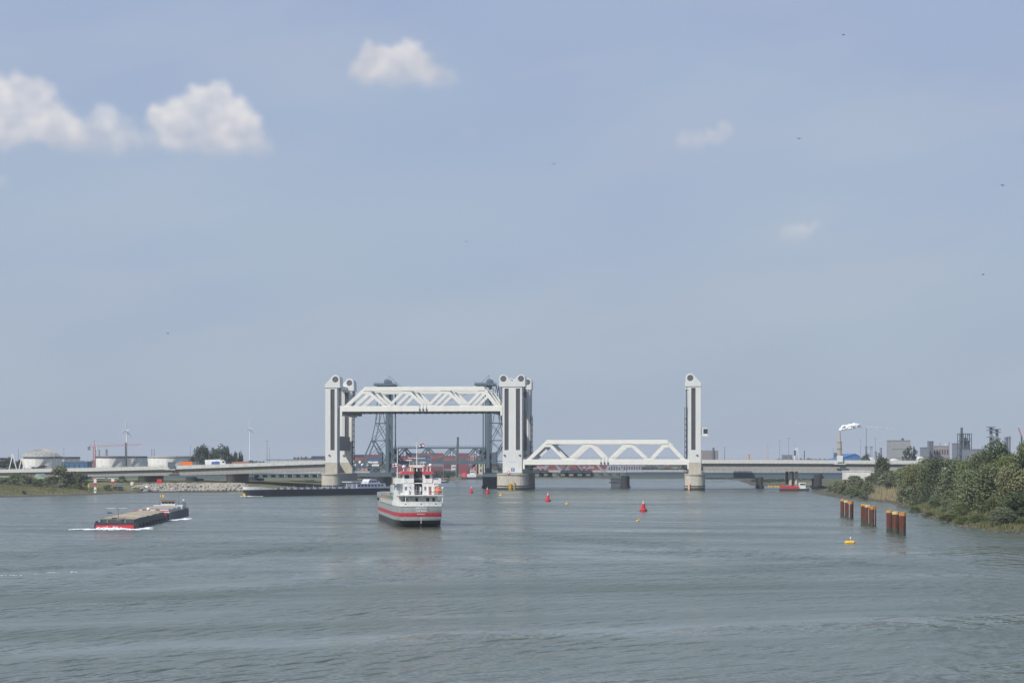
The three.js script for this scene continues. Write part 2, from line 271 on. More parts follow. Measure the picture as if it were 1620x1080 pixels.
  for (let j = 0; j < R; j++) for (let i = 0; i < R; i++) {
    const a = i / R * 6.28318, b = j / R * 6.28318, w = (fx, fy, o) => n3(Math.cos(a) * fx + o, Math.sin(a) * fx + Math.cos(b) * fy, Math.sin(b) * fy + o);
    let k = 0.2 + 0.08 * w(0.8, 2.2, 1) + 0.06 * w(2, 6, 4) + 0.05 * w(5, 16, 8); k = clamp(k, 0.08, 0.4);
    const o = (j * R + i) * 4; rd[o] = rd[o + 1] = rd[o + 2] = k * 255; rd[o + 3] = 255;
  }
  const rough = new THREE.DataTexture(rd, R, R); rough.wrapS = rough.wrapT = THREE.RepeatWrapping; rough.magFilter = THREE.LinearFilter; rough.repeat.set(1 / 640, 1 / 640); rough.needsUpdate = true;
  const m = new THREE.MeshPhysicalMaterial({ color: new THREE.Color(0.071, 0.088, 0.052), roughness: 1, roughnessMap: rough, ior: 1.33, bumpMap: bump, bumpScale: 1 });
  const o = new THREE.Mesh(g, m); o.receiveShadow = true; structure(o, 'water');
}
// ------------------------------------------------------------------ the lift bridge: s runs along the bridge, t across it and away; turned a little against the view
const SKEW = 0.0925, BX = 0.2, BZ = -1000;
const along = (s, t) => [BX + s * Math.cos(SKEW) + t * Math.sin(SKEW), 0, BZ + s * Math.sin(SKEW) - t * Math.cos(SKEW)];
const onBridge = (name, label, category, s = 0, t = 0, y = 0, group) => { const [x, , z] = along(s, t); return thing(name, label, category, [x, y, z], -SKEW, group); };   // children: x = s, z = -t
const stadium = (x0, x1, z0, z1, r, n = 10) => { const p = []; for (const [cx, cz, a] of [[x1 - r, z1 - r, 0], [x0 + r, z1 - r, 90], [x0 + r, z0 + r, 180], [x1 - r, z0 + r, 270]]) for (let i = 0; i <= n; i++) { const b = (a + 90 * i / n) * Math.PI / 180; p.push([cx + r * Math.cos(b), cz + r * Math.sin(b)]); } return p; };
const ring = (pts, g) => { const cx = pts.reduce((a, p) => a + p[0], 0) / pts.length, cz = pts.reduce((a, p) => a + p[1], 0) / pts.length; return pts.map(([x, z]) => { const d = Math.hypot(x - cx, z - cz); return [x + (x - cx) / d * g, z + (z - cz) / d * g]; }); };
const holed = (outline, holes, z0, depth, bevel = 0.12) => {
  const sh = new THREE.Shape(outline.map(([x, y]) => new THREE.Vector2(x, y)));
  for (const h of holes) sh.holes.push(new THREE.Path(h.map(([x, y]) => new THREE.Vector2(x, y))));
  const g = new THREE.ExtrudeGeometry(sh, { depth: depth - 2 * bevel, bevelEnabled: bevel > 0, bevelSize: bevel, bevelOffset: -bevel, bevelThickness: bevel, bevelSegments: 1, curveSegments: 14 }); g.translate(0, 0, z0 - depth + bevel); return g;
};
const circle = (cx, cy, r, n = 28, a0 = 0, a1 = 360) => Array.from({ length: n + 1 }, (_, i) => { const a = (a0 + (a1 - a0) * i / n) * Math.PI / 180; return [cx + r * Math.cos(a), cy + r * Math.sin(a)]; });
const rect = (x0, x1, y0, y1) => [[x0, y0], [x1, y0], [x1, y1], [x0, y1]];
const railing = (b, pts, h = 1.1, gap = 2.2) => {             // posts and two rails along a path
  for (let i = 0; i < pts.length - 1; i++) { const [p, q] = [pts[i], pts[i + 1]], L = Math.hypot(q[0] - p[0], q[1] - p[1], q[2] - p[2]), n = Math.max(1, Math.round(L / gap));
    for (let k = 0; k < n; k++) { const t = k / n, x = lerp(p[0], q[0], t), y = lerp(p[1], q[1], t), z = lerp(p[2], q[2], t); b.box(x - 0.03, x + 0.03, y, y + h, z - 0.03, z + 0.03); }
    for (const e of [h, h * 0.5]) b.bar([p[0], p[1] + e, p[2]], [q[0], q[1] + e, q[2]], 0.05); }
  return b;
};
const TB = 43;                                               // the second leg of each tower stands 43 m behind the first
function tower(label, s0, kind) {
  const T = onBridge('bridge_tower', label, 'bridge tower', s0, 0, 0, 'towers of the white lift bridge'), mid = kind === 0, m = kind || 1;
  const X = (q) => q * m, lo = 9.3, flip = (p) => (m < 0 ? p.map(([x, y]) => [-x, y]).reverse() : p);
  // pier
  const px0 = mid ? -8.7 : Math.min(X(-8), X(3.2)), px1 = mid ? 8.7 : Math.max(X(-8), X(3.2)), foot = stadium(px0, px1, -TB - 12, 4, mid ? 6 : 4.8);
  const pier = mb().slab(foot, -4, 8.3).build('pier', M.pierc, T);
  mb().slab(ring(foot, 0.45), 8.3, 9.05).build('ledge', M.concrete, pier);
  mb().slab(ring(foot, 0.35), 0.9, 1.35).slab(ring(foot, 0.35), 2.1, 2.5).build('fender_rail', M.dark, pier);
  mb().slab(ring(foot, 0.03), -4.1, 0.75).build('tide_mark', M.algae, pier);
  railing(mb(), ring(foot, 0.25).filter((_, i) => i % 3 === 0).map(([x, z]) => [x, 9.05, z])).build('railing', M.galv, T);
  for (const t of [0, TB]) {
    const leg = new THREE.Group(); leg.name = 'leg'; leg.position.z = -t; T.add(leg);
    const slots = mid ? [[-4.3, -2.05], [2.05, 4.3]] : [[-2.85, -0.55]], x0 = mid ? -5.4 : -5.8, x1 = mid ? 5.4 : 0.95, wheels = mid ? [-4.9, 4.9] : [0];
    const base = mid ? lo : 15;
    const hole = ([a, b]) => flip(rect(X(a) * m, X(b) * m, 22, 56));
    mb().geo(holed(flip(rect(x0, x1, base, 57)), slots.map(hole), 0, 8)).build('shaft', M.white, leg);
    if (!mid) mb().box(X(x0) - 0.05 * m, X(x1) + 0.05 * m, 9.05, 15, -8.05, 0.05).build('plinth', M.concrete, leg);
    for (const [a, b] of slots) {
      const l = mb().box(X(a - 0.1), X(b + 0.1), 21.9, 56.1, -7.2, -0.75); for (let y = 22.3; y < 56; y += 0.8) l.box(X(a), X(b), y, y + 0.28, -0.75, -0.4); l.build('louvre', M.louvre, leg);
    }
    const arc = (c, r, a0, a1) => circle(c, 61.4, r, 14, a0, a1);
    const outline = mid ? [[-7.2, 57], [7.2, 57], ...arc(4.9, 2.4, 0, 128), [0, 59.9], ...arc(-4.9, 2.4, 52, 180)] : [[-5.95, 56.8], [2.7, 56.8], ...arc(0, 2.6, 0, 122), [-5.95, 58.6]];
    const head = mb().geo(holed(flip(outline), wheels.map((w) => circle(X(w), 61.4, 1.65)), 0.35, 8.9, 0.15)).build('sheave_housing', M.white, leg);
    for (const w of wheels) { const b = mb().rod([X(w), 61.4, 0.02], [X(w), 61.4, -8], 1.62, 1.62, 26).rod([X(w), 61.4, 0.2], [X(w), 61.4, 0], 0.4, 0.4, 12); for (let k = 0; k < 6; k++) { const a = k * Math.PI / 3; b.bar([X(w), 61.4, 0.05], [X(w) + 1.5 * Math.cos(a), 61.4 + 1.5 * Math.sin(a), 0.05], 0.16); } b.build('sheave', M.wheel, leg); }
    // hoisting ropes over the span side
    for (const side of mid ? [-1, 1] : [m]) {
      const up = mid ? side < 0 : m > 0, q = mid ? side * 6.35 : X(1.75), end = up ? 47 : 18; const b = mb();
      for (const dz of [-1.6, -2.3, -5.4, -6.1]) b.rod([q, end, dz], [q, 57.2, dz], 0.085, 0.085, 6).rod([q + 0.45 * side, end, dz], [q + 0.45 * side, 57.2, dz], 0.085, 0.085, 6);
      b.build('hoisting_rope', M.rope, leg);
    }
    for (const q of mid ? [-4.4, 4.0] : [-3.6]) mb().lathe([[0, -0.25], [0.5, -0.25], [0.62, 0], [0.5, 0.25], [0, 0.25]], 0, 0, 0, 14).build('signal_bracket', M.steelgrey, leg).position.set(X(q), 19.4, 0.3);
    // guide rail with access ladder on the inner side of the rear leg
    if (t) for (const side of mid ? [1, -1] : [m]) {
      const q = mid ? 7.2 * side : X(2.4), b = mb(); for (const d of [-0.55, 0.55]) b.box(q + d - 0.16, q + d + 0.16, 9, mid ? 42 : 47, 0.3, 0.7); for (let y = 11; y < 42; y += 3.2) b.box(q - 0.5, q + 0.5, y, y + 0.6, 0.35, 0.65);
      b.build('guide_ladder', M.dark, leg);
      mb().box(q - 1.2 * side, q - 0.85 * side, 9, 56.9, -0.9, 0.2).build('guide_rail', M.white, leg);
    }
  }
  // counterweights hang between the two legs: low where the span is up, high where it is down
  for (const side of mid ? [-1, 1] : [m]) {
    const up = mid ? side < 0 : m > 0, y = up ? 22 : 44, q0 = mid ? side * 2.2 : X(-4.6), q1 = mid ? side * 5.2 : X(0.6);
    mb().box(q0, q1, y, y + 8, -TB + 2, -10).build('counterweight', M.steelgrey, T);
    for (const t of [-12, -20, -33, -41]) mb().rod([(q0 + q1) / 2, y + 8, t], [(q0 + q1) / 2, 59, t], 0.1, 0.1, 6).build('counterweight_rope', M.rope, T);
  }
  mb().box(mid ? -3 : X(-4.5), mid ? 3 : X(-1.5), 57.2, 59, -TB, -8.6).build('machinery_girder', M.white, T);
  return T;
}
const towerL = tower('single white bridge tower with beige concrete base beside the dark tanker barge', -99.2, 1);
const towerM = tower('double white bridge tower with two wheels, blue sign and yellow ladder on its pier', 0, 0);
const towerR = tower('single white bridge tower with small glazed cabin on its side', 98.1, -1);
{
  const T = towerM, sign = (name, w, h, x, y, m, z = 0.06) => mb().box(x - w / 2, x + w / 2, y - h / 2, y + h / 2, z - 0.06, z + 0.02).build(name, m, T);
  const b = sign('waterway_sign', 1.9, 1.9, 0.3, 11.3, M.blue); mb().box(-0.35, 0.95, 11.75, 11.95, 0.08, 0.11).box(-0.35, 0.95, 11.35, 11.5, 0.08, 0.11).box(0.1, 0.5, 10.7, 11.2, 0.08, 0.11).build('sign_mark', M.shipwhite, b);
  const r = mb().rod([0, 0, 0], [0, 0, 0.08], 0.85, 0.85, 20).build('round_sign', M.red, T); r.position.set(-1.6, 9.7, 4.75); mb().rod([0, 0, 0.08], [0, 0, 0.12], 0.58, 0.58, 20).build('sign_face', M.shipwhite, r);
  const cv = document.createElement('canvas'); cv.width = 512; cv.height = 96; const c = cv.getContext('2d'); c.fillStyle = '#d6d5d2'; c.fillRect(0, 0, 512, 96); c.fillStyle = '#8fa6c8'; c.font = 'bold 78px sans-serif'; c.textAlign = 'center'; c.fillText('Botlekbrug', 256, 76);
  const tx = new THREE.CanvasTexture(cv); tx.colorSpace = THREE.SRGBColorSpace;
  const p = new THREE.Mesh(new THREE.PlaneGeometry(5.2, 1.0), new THREE.MeshStandardMaterial({ map: tx, roughness: 0.5 })); p.position.set(0, 15.6, 0.012); p.name = 'name_lettering'; T.add(p);
  for (const [x, n] of [[-0.9, 'access_ladder'], [1.5, 'tide_gauge']]) { const q = mb(); if (x < 0) { q.box(x - 0.7, x - 0.5, -0.5, 4, 4.5, 4.8).box(x + 0.5, x + 0.7, -0.5, 4, 4.5, 4.8); for (let y = 0.2; y < 4; y += 0.5) q.box(x - 0.5, x + 0.5, y, y + 0.22, 4.5, 4.75); q.box(x - 0.7, x + 0.7, 1.2, 2.2, 4.45, 4.6).box(x - 0.7, x + 0.7, 3, 3.6, 4.45, 4.6); } else { q.box(x - 0.35, x + 0.35, -0.5, 4.4, 4.5, 4.6); } q.build(n, M.yellow, T); }
  { for (let y = 0; y < 4.2; y += 0.8) mb().box(1.2, 1.8, y, y + 0.35, 4.6, 4.63).build('gauge_mark', M.dark, T); }
  const q = mb(); q.box(-1.3, -0.4, 0.2, 4.2, 4.36, 4.6).build('tide_gauge', S([0.75, 0.45, 0.35], 0.6), towerR);
  const cab = mb().box(4.9, 9.4, 30, 34.2, -4, -0.6).box(4.7, 9.8, 29.6, 30, -4.3, -0.3).build('control_cabin', M.white, towerR);
  mb().box(7.1, 9.43, 31, 33.6, -3.4, -0.55).build('cabin_window', M.glass, cab);
  mb().box(5.0, 5.2, 34.2, 35.4, -2, -1.8).build('cabin_aerial', M.dark, cab); mb().rod([9.5, 30, -0.5], [9.5, 31.5, -0.5], 0.06).build('rail_post', M.dark, cab);
}
function liftSpan(label, y0, bottom, top) {
  const T = onBridge('lift_span', label, 'bridge span', 0, 0, 0, 'lift spans of the white bridge'), yb = y0 + 1.4, yt = y0 + 12.4, rows = [1.5, 24.5, 47.5], [a, b] = [bottom[0], bottom[4]];
  for (const t of rows) {
    const z = -t;
    mb().prism([[a - 1.2, y0], [b + 1.2, y0], [b + 1.2, y0 + 2.8], [a - 1.2, y0 + 2.8]], z - 0.75, z + 0.75, 0.12).build('bottom_chord', M.truss, T);
    mb().prism([[top[0] - 0.9, yt - 1.0], [top[3] + 0.9, yt - 1.0], [top[3] + 0.4, yt + 1.1], [top[0] - 0.4, yt + 1.1]], z - 0.75, z + 0.75, 0.12).build('top_chord', M.truss, T);
    const web = []; for (let i = 0; i < 4; i++) web.push([bottom[i], top[i]], [bottom[i + 1], top[i]]);
    web.forEach(([p, q], i) => { const end = i === 0 || i === 7; mb().bar([p, yb + 0.4, z], [q, yt, z], 1.15, end ? 2.0 : 1.55).build(end ? 'end_post' : 'diagonal', M.truss, T); });
    for (let i = 0; i < 4; i++) mb().prism([[top[i] - 3.2, yt - 0.9], [top[i] + 3.2, yt - 0.9], [top[i] + 1.5, yt - 2.6], [top[i] - 1.5, yt - 2.6]].reverse(), z - 0.62, z + 0.62).build('gusset', M.truss, T);
  }
  const deck = mb().box(a - 1, b + 1, y0 + 0.9, y0 + 1.7, -46.7, -2.3).build('deck', M.steelgrey, T);
  mb().box(a - 1, b + 1, y0 + 1.71, y0 + 1.8, -46.5, -25.5).box(a - 1, b + 1, y0 + 1.71, y0 + 1.8, -23.5, -2.5).build('roadway', M.asphalt, deck);
  const x = mb(); for (let s = a; s <= b; s += 3.64) x.box(s - 0.25, s + 0.25, y0 - 0.35, y0 + 0.9, -46.7, -2.3); for (const t of [8, 14, 20, 30, 36, 42]) x.box(a - 1, b + 1, y0 + 0.2, y0 + 0.88, -t - 0.3, -t + 0.3); x.build('cross_beam', M.steelgrey, T);
  for (const [s, e] of [[a - 1.25, -1], [b + 1.25, 1]]) mb().box(s - (e < 0 ? 1.1 : 0), s + (e > 0 ? 1.1 : 0), y0 - 2.4, y0 + 2.9, -47.6, -0.6).build('lifting_beam', M.truss, T);
  for (const e of [a + 1, b - 1]) mb().box(e - 1, e + 1, y0 - 1.6, y0 + 0.2, -46, -3).build('end_girder', M.steelgrey, T);
  for (const i of [0, 3]) { const s = top[i]; mb().box(s - 0.5, s + 0.5, yt - 0.7, yt + 0.6, -46.7, -25.3).box(s - 0.5, s + 0.5, yt - 0.7, yt + 0.6, -23.7, -2.3).build('portal_beam', M.truss, T); }
  for (const i of [1, 2]) mb().box(top[i] - 0.35, top[i] + 0.35, yt - 0.3, yt + 0.5, -46.7, -2.3).build('wind_brace', M.truss, T);
  railing(railing(mb(), [[a, y0 + 2.8, -0.9], [b, y0 + 2.8, -0.9]], 1.2, 3), [[a, y0 + 2.8, -2.6], [b, y0 + 2.8, -2.6]], 1.4, 3).build('railing', M.galv, T);
  for (const k of [-1, 0, 1]) { const s = bottom[2] - 1.5 + k * 1.9; const l = mb().box(s - 0.35, s + 0.35, y0 + 0.3, y0 + 1.5, -0.55, -0.15).build('signal_light', M.steelgrey, T); mb().rod([s, y0 + 0.9, -0.16], [s, y0 + 0.9, -0.02], 0.26, 0.26, 12).build('signal_lens', M.black, l); mb().box(s - 0.06, s + 0.06, y0 + 1.5, y0 + 4, -0.5, -0.38).build('signal_bracket', M.lamp, l); }
  return T;
}
liftSpan('white steel truss span raised high between the bridge towers', 43.7, [-94.4, -70.4, -48.5, -26.7, -8.0], [-82.6, -59.6, -37.6, -16.4]);
liftSpan('white steel truss span lowered to road level, crossing open water', 14.0, [8.0, 30, 52.4, 75.2, 95.2], [19.3, 42, 63.9, 85.2]);
// approach viaducts
function viaduct(label, path, piers) {
  const T = onBridge('approach_viaduct', label, 'viaduct', 0, 0, 0, 'approach viaducts of the white bridge'), top = path.map(([s, t]) => [s, t]), bot = path.map(([s, , b]) => [s, b]).reverse(), off = (d) => top.map(([s, y]) => [s, y - d]);
  mb().prism([...off(2.3), ...bot], -47.4, -1.5).build('girder', M.girder, T);
  mb().prism([...off(1.45), ...off(2.32).reverse()], -49, -0.6).build('deck', M.girder, T);
  for (const z of [-0.6, -49.4]) mb().prism([...off(0), ...off(2.0).reverse()], z, z + 0.45).build('parapet', M.parapet, T);
  const r = mb(); for (let i = 0; i < top.length - 1; i++) railing(r, [[top[i][0], top[i][1], -0.4], [top[i + 1][0], top[i + 1][1], -0.4]], 0.7, 4); r.build('handrail', M.galv, T);
  for (const [s, w, kind] of piers) {
    const y = track([...bot].reverse(), s) + 0.15;
    if (kind) for (const k of [-1, 1]) for (const t of [6, 41]) mb().rod([s + k * 1.55, -3, -t], [s + k * 1.55, y, -t], w / 2, w / 2, 18).build('pier', M.concrete, T);
    else mb().slab(stadium(s - w / 2, s + w / 2, -44, -5.5, w / 2.05), -3, y).build('pier', M.concrete, T);
  }
  return T;
}
viaduct('grey concrete viaduct sloping down over the grass bank', [[-470, 6.5, 2], [-300, 11.2, 6.6], [-240, 12.2, 7.3], [-190, 13.4, 7.9], [-161, 14.4, 8.6], [-105.3, 16.3, 10.4]].map((p) => p), [[-161, 4.6], [-212, 4.6], [-264, 4.6], [-318, 4.6]]);
viaduct('grey concrete viaduct running level towards the bushy bank', [[104.2, 16.7, 10.5], [154, 16.6, 10.3], [210, 16.3, 10.2], [300, 15.2, 9.6], [480, 11, 6]], [[154.5, 1.7, 1], [212, 1.8, 1], [262, 4]]);
// street lamps on the viaducts
{
  const deckY = (s) => (s < 0 ? track([[-470, 6.5], [-300, 11.2], [-240, 12.2], [-190, 13.4], [-161, 14.4], [-105.3, 16.3]], s) : track([[104.2, 16.7], [154, 16.6], [210, 16.3], [300, 15.2], [480, 11]], s)) - 1.45;
  let first;
  for (const [s, t, h] of [[-189, 25, 13], [-183, 44, 12.5], [-147, 44, 10], [-144, 25, 14], [-140, 8, 13.5], [-264, 25, 13], [148, 25, 12.5], [152, 8, 13.5], [117.5, 30, 8.5], [193, 30, 13], [199, 8, 13.5], [178, 30, 8]]) {
    const [x, , z] = along(s, t);
    if (!first) { first = thing('lamp_post', 'slim grey lamp post standing on the viaduct deck', 'lamp post', [x, deckY(s), z], -SKEW, 'lamp posts on the viaducts'); first.scale.y = h / 12; mb().rod([0, 0, 0], [0, 12, 0], 0.16, 0.09).build('pole', M.lamp, first); mb().box(-0.9, 0.9, 11.95, 12.08, -0.15, 0.15).build('lamp_head', M.lamp, first); }
    else copyOf(first, [x, deckY(s), z], -SKEW, null, null, [1, h / 12, 1]);
  }
  // lorries and cars on the left viaduct
  const vehicle = (name, label, cat, s, t, make) => { const T = onBridge(name, label, cat, s, t, deckY(s) + 0.01); const e = (deckY(s + 6) - deckY(s - 6)) / 12; T.rotation.order = 'YXZ'; T.rotation.z = Math.atan(e); make(T); return T; };
  const wheels = (T, xs, w = 1.2) => { for (const x of xs) for (const z of [-w, w]) mb().rod([x, 0.5, z - 0.15], [x, 0.5, z + 0.15], 0.5, 0.5, 14).build('wheel', M.black, T); };
  const up = 1.5;                                            // the carriageway lies behind the parapet
  vehicle('box_truck', 'white box lorry with blue panel driving on the viaduct', 'truck', -171, 14, (T) => { T.position.y += 0.2; wheels(T, [-4.2, -2.9, 4]); mb().box(-6, 2.9, 0.9, 4.1, -1.25, 1.25).build('cargo_box', M.shipwhite, T); mb().box(-2.2, 2.5, 1.3, 2.9, 1.26, 1.3).build('side_panel', M.blue, T); const c = mb().prism([[3.1, 0.7], [5.6, 0.7], [5.6, 2], [5, 3.4], [3.1, 3.5]], -1.2, 1.2, 0.08).build('cab', M.shipwhite, T); mb().prism([[4, 2.1], [5.5, 2.1], [4.95, 3.1], [4, 3.1]], -1.3, 1.3).build('cab_window', M.glass, c); });
  vehicle('container_truck', 'lorry with orange container driving on the viaduct', 'truck', -186.5, 14, (T) => { wheels(T, [-4, -2.7, 3.2]); mb().box(-4.6, 2.2, 1.1, 3.6, -1.22, 1.22).build('container', M.orange, T); mb().prism([[2.5, 0.7], [4.7, 0.7], [4.7, 2.2], [4.2, 3.2], [2.5, 3.3]], -1.2, 1.2, 0.08).build('cab', M.slate, T); });
  vehicle('flatbed_truck', 'long low lorry with brown load on the viaduct', 'truck', -155, 14, (T) => { wheels(T, [-5, -3.8, 4.4]); mb().box(-6.4, 3.4, 1, 2.6, -1.2, 1.2).build('load', S([0.32, 0.14, 0.07], 0.8), T); mb().prism([[3.6, 0.7], [5.6, 0.7], [5.6, 2.1], [5.2, 3], [3.6, 3.1]], -1.2, 1.2, 0.08).build('cab', M.slated, T); });
  const car = (name, label, s, col) => vehicle(name, label, 'car', s, 12, (T) => { wheels(T, [-1.35, 1.35], 0.8); mb().prism([[-2.2, 0.35], [2.2, 0.35], [2.2, 0.9], [1.2, 1.0], [0.5, 1.5], [-1.3, 1.5], [-2.1, 1.0]], -0.85, 0.85, 0.06).build('body', col, T); mb().prism([[-1.7, 1.0], [1.0, 1.0], [0.4, 1.42], [-1.2, 1.42]], -0.93, 0.93).build('window', M.glass, T); T.position.y += 0.25; });
  car('parked_car', 'dark car on the viaduct between two lamp posts', -143, S([0.05, 0.05, 0.055], 0.3)); car('parked_car', 'orange service car on the low end of the viaduct', -264, M.orange);
  // signs and gantries on and beside the decks
  const g = onBridge('sign_gantry', 'white sign box over the parapet of the level viaduct', 'road sign', 179, -0.9, deckY(179)); mb().box(-1.6, 1.6, 0.4, 3.9, -0.2, 0.2).build('sign_board', M.white, g); mb().box(-3.2, 3.2, -0.9, -0.4, -0.3, 0.35).build('platform', M.parapet, g); mb().box(-1.5, -1.3, -0.9, 0.4, -0.1, 0.1).box(1.3, 1.5, -0.9, 0.4, -0.1, 0.1).build('bracket', M.galv, g);
  const q = onBridge('sign_gantry', 'grey bracket sign on the parapet beside the orange lorry', 'road sign', -193, -0.9, deckY(-193)); mb().box(-1.8, 1.8, 0.5, 3.6, -0.2, 0.2).build('sign_board', M.slate, q); mb().box(-3.6, 2.6, -0.9, -0.45, -0.3, 0.35).build('platform', M.parapet, q); mb().box(-1.5, -1.3, -0.45, 0.5, -0.1, 0.1).box(1.3, 1.5, -0.45, 0.5, -0.1, 0.1).build('bracket', M.galv, q);
  for (const [u, d, h, l] of [[19.5, 1040, 7.6, 'tall white A-shaped frame standing behind the viaduct before dark tree'], [34, 1046, 6, 'lower white A-shaped frame standing behind the viaduct before tank']]) {
    const w = 2.0 * h / 7, T = thing('white_trestle', l, 'trestle', [WX(u, d), HY(741, d), -d], 0); for (const k of [-1, 1]) mb().bar([k * w, -0.6, 0], [k * 0.2, h, 0], 0.42).build('leg', M.shipwhite, T); mb().box(-0.9, 0.9, h, h + 0.5, -0.4, 0.4).build('crosshead', M.shipwhite, T); mb().box(-0.15, 0.15, -9, -0.3, -0.15, 0.15).box(-w - 0.4, w + 0.4, -0.9, -0.4, -0.3, 0.3).build('footing', M.galv, T);
  }
  const [lx, , lz] = along(158, 36), L = thing('lattice_mast', 'white lattice mast with dark box on the level viaduct', 'mast', [lx, deckY(158), lz], 0); { const b = mb(); for (const [x, z] of [[-1, -1], [1, -1], [1, 1], [-1, 1]]) b.bar([x * 1.5, 0, z], [x * 0.45, 8.4, z * 0.6], 0.2); for (let y = 1; y < 8; y += 2.6) for (const z of [-1, 1]) b.bar([-1.3 + y * 0.1, y, z * 0.8], [1.1 - y * 0.1, y + 1.8, z * 0.75], 0.12); b.build('lattice', M.shipwhite, L); mb().box(-1.5, -0.6, 4, 7, 0.8, 1.3).build('cabinet', M.slated, L); mb().rod([-0.9, 8.3, 0], [-0.9, 10.5, 0], 0.08).build('aerial', M.lamp, L); }
}
// ------------------------------------------------------------------ the old blue-grey lift bridge behind
const OT = 85;
const oldAt = (name, label, category, s, group) => onBridge(name, label, category, s, OT, 0, group);
const sOf = (u, t = OT) => { const k = (u - 810) / LENS; return (k * (-BZ + t * Math.cos(SKEW)) - BX - t * Math.sin(SKEW)) / (Math.cos(SKEW) + k * Math.sin(SKEW)); };   // metres along for a bearing
function oldTower(label, u, m) {                             // m: towards the lifted span
  const T = oldAt('old_bridge_tower', label, 'bridge tower', sOf(u), 'towers of the old blue-grey bridge');
  for (const z of [0, -13]) {
    const f = new THREE.Group(); f.name = 'tower_frame'; f.position.z = z; T.add(f);
    mb().box(-0.95, 0.95, 9, 62.5, -0.7, 0.7).build('main_column', M.slate, f);
    mb().box(m * 2.9 - 0.35, m * 2.9 + 0.35, 9, 61, -0.4, 0.4).build('guide_post', M.slate, f);
    const out = [[-m * 5.2, 62], [-m * 7.2, 39], [-m * 9.6, 28.5], [-m * 15, 16], [-m * 21, 9]], inn = [[-m * 1.5, 62], [-m * 1.5, 39], [-m * 1.5, 28.5], [-m * 1.5, 16], [-m * 1.5, 9]];
    for (let i = 0; i < 4; i++) mb().bar([...out[i], 0], [...out[i + 1], 0], i < 2 ? 0.5 : 0.75).build('raking_leg', M.slate, f);
    for (let i = 1; i < 4; i++) mb().bar([...out[i], 0], [...inn[i], 0], 0.45).build('strut', M.slate, f);
    for (let i = 0; i < 3; i++) mb().bar([...out[i], 0], [...inn[i + 1], 0], 0.42).bar([inn[i][0], inn[i][1] - 1, 0], [...out[i + 1], 0], 0.3).build('brace', M.slate, f);
    mb().bar([...out[2], 0], [-m * 3, 16, 0], 0.4).bar([-m * 15, 16, 0], [-m * 8, 9, 0], 0.55).bar([-m * 8, 9, 0], [-m * 1.5, 16, 0], 0.55).build('brace', M.slate, f);
  }
  const b = mb(); for (const [x, y] of [[-1.5 * m, 16], [-1.5 * m, 28], [-1.5 * m, 39], [-1.5 * m, 50], [-7 * m, 39], [-9.6 * m, 28]]) b.box(x - 0.2, x + 0.2, y - 0.3, y + 0.3, -13, 0); for (let y = 16; y < 58; y += 11) b.bar([-1.5 * m, y, 0], [-1.5 * m, y + 11, -13], 0.25); b.build('cross_brace', M.slate, T);
  const top = mb().box(-8.2, 4, 61.6, 62.6, -14.5, 1.5).box(-7.4, 3.2, 62.6, 62.9, -14, 1).build('top_platform', M.slate, T); railing(mb(), [[-8, 62.6, 1.4], [4, 62.6, 1.4], [4, 62.6, -14.4], [-8, 62.6, -14.4], [-8, 62.6, 1.4]]).build('railing', M.slate, top);
  for (const z of [-1, -12]) mb().lathe([[0, -0.25], [1.7, -0.25], [1.7, 0.25], [0, 0.25]], 0, 0, 0, 18).build('sheave', M.slate, T).position.set(-m * 0.6, 64, z);
  for (const z of [-1, -12]) { const sh = T.children[T.children.length - (z === -1 ? 2 : 1)]; sh.rotation.x = Math.PI / 2; }
  mb().rod([0, 62.6, -6], [0, 68.2, -6], 0.1).bar([-3, 62.6, -6], [0, 65.5, -6], 0.2).bar([3, 62.6, -6], [0, 65.5, -6], 0.2).build('rope_mast', M.slate, T);
  mb().box(-4.2 * m - 1.2, -4.2 * m + 1.2, 14.2, 21.4, -3, 1.2).build('machine_house', M.slate, T); mb().box(3.2 * m - 2.2, 3.2 * m + 2.2, 15.5, 23.5, -10, -2).build('motor_platform', M.slate, T);
  mb().bar([1.5 * m, 23, 0.2], [11 * m, 12.2, 0.2], 0.9).bar([1.5 * m, 23, -13], [11 * m, 12.2, -13], 0.9).build('buffer_strut', M.slate, T);
  mb().box(-22 * (m > 0 ? 1 : 0) - (m < 0 ? 3 : 0), 22 * (m < 0 ? 1 : 0) + (m > 0 ? 3 : 0), 6.6, 9, -14.5, 1.5).build('tower_base', M.slate, T);
  return T;
}
const oldL = oldTower('old blue-grey steel lift tower beyond the raised white span, on the grassy bank side', 612.5, 1);
const oldR = oldTower('old blue-grey steel lift tower partly behind the double white tower', 772, -1);
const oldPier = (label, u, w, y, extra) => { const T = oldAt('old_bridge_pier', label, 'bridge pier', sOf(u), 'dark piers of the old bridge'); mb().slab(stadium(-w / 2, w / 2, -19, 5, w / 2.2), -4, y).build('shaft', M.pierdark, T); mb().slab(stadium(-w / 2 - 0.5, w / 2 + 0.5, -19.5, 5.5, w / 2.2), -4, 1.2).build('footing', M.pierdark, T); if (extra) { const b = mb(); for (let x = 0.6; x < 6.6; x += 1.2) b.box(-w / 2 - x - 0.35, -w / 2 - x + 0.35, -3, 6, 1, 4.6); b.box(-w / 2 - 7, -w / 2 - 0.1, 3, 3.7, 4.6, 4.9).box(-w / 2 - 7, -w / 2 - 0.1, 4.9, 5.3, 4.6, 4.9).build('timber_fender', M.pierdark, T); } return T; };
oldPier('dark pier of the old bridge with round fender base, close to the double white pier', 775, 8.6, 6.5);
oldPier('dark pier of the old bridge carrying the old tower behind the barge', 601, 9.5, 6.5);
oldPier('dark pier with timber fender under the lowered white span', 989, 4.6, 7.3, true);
oldPier('dark slim pier of the old bridge standing in the water beyond the level viaduct', 1203, 3.2, 6.6);
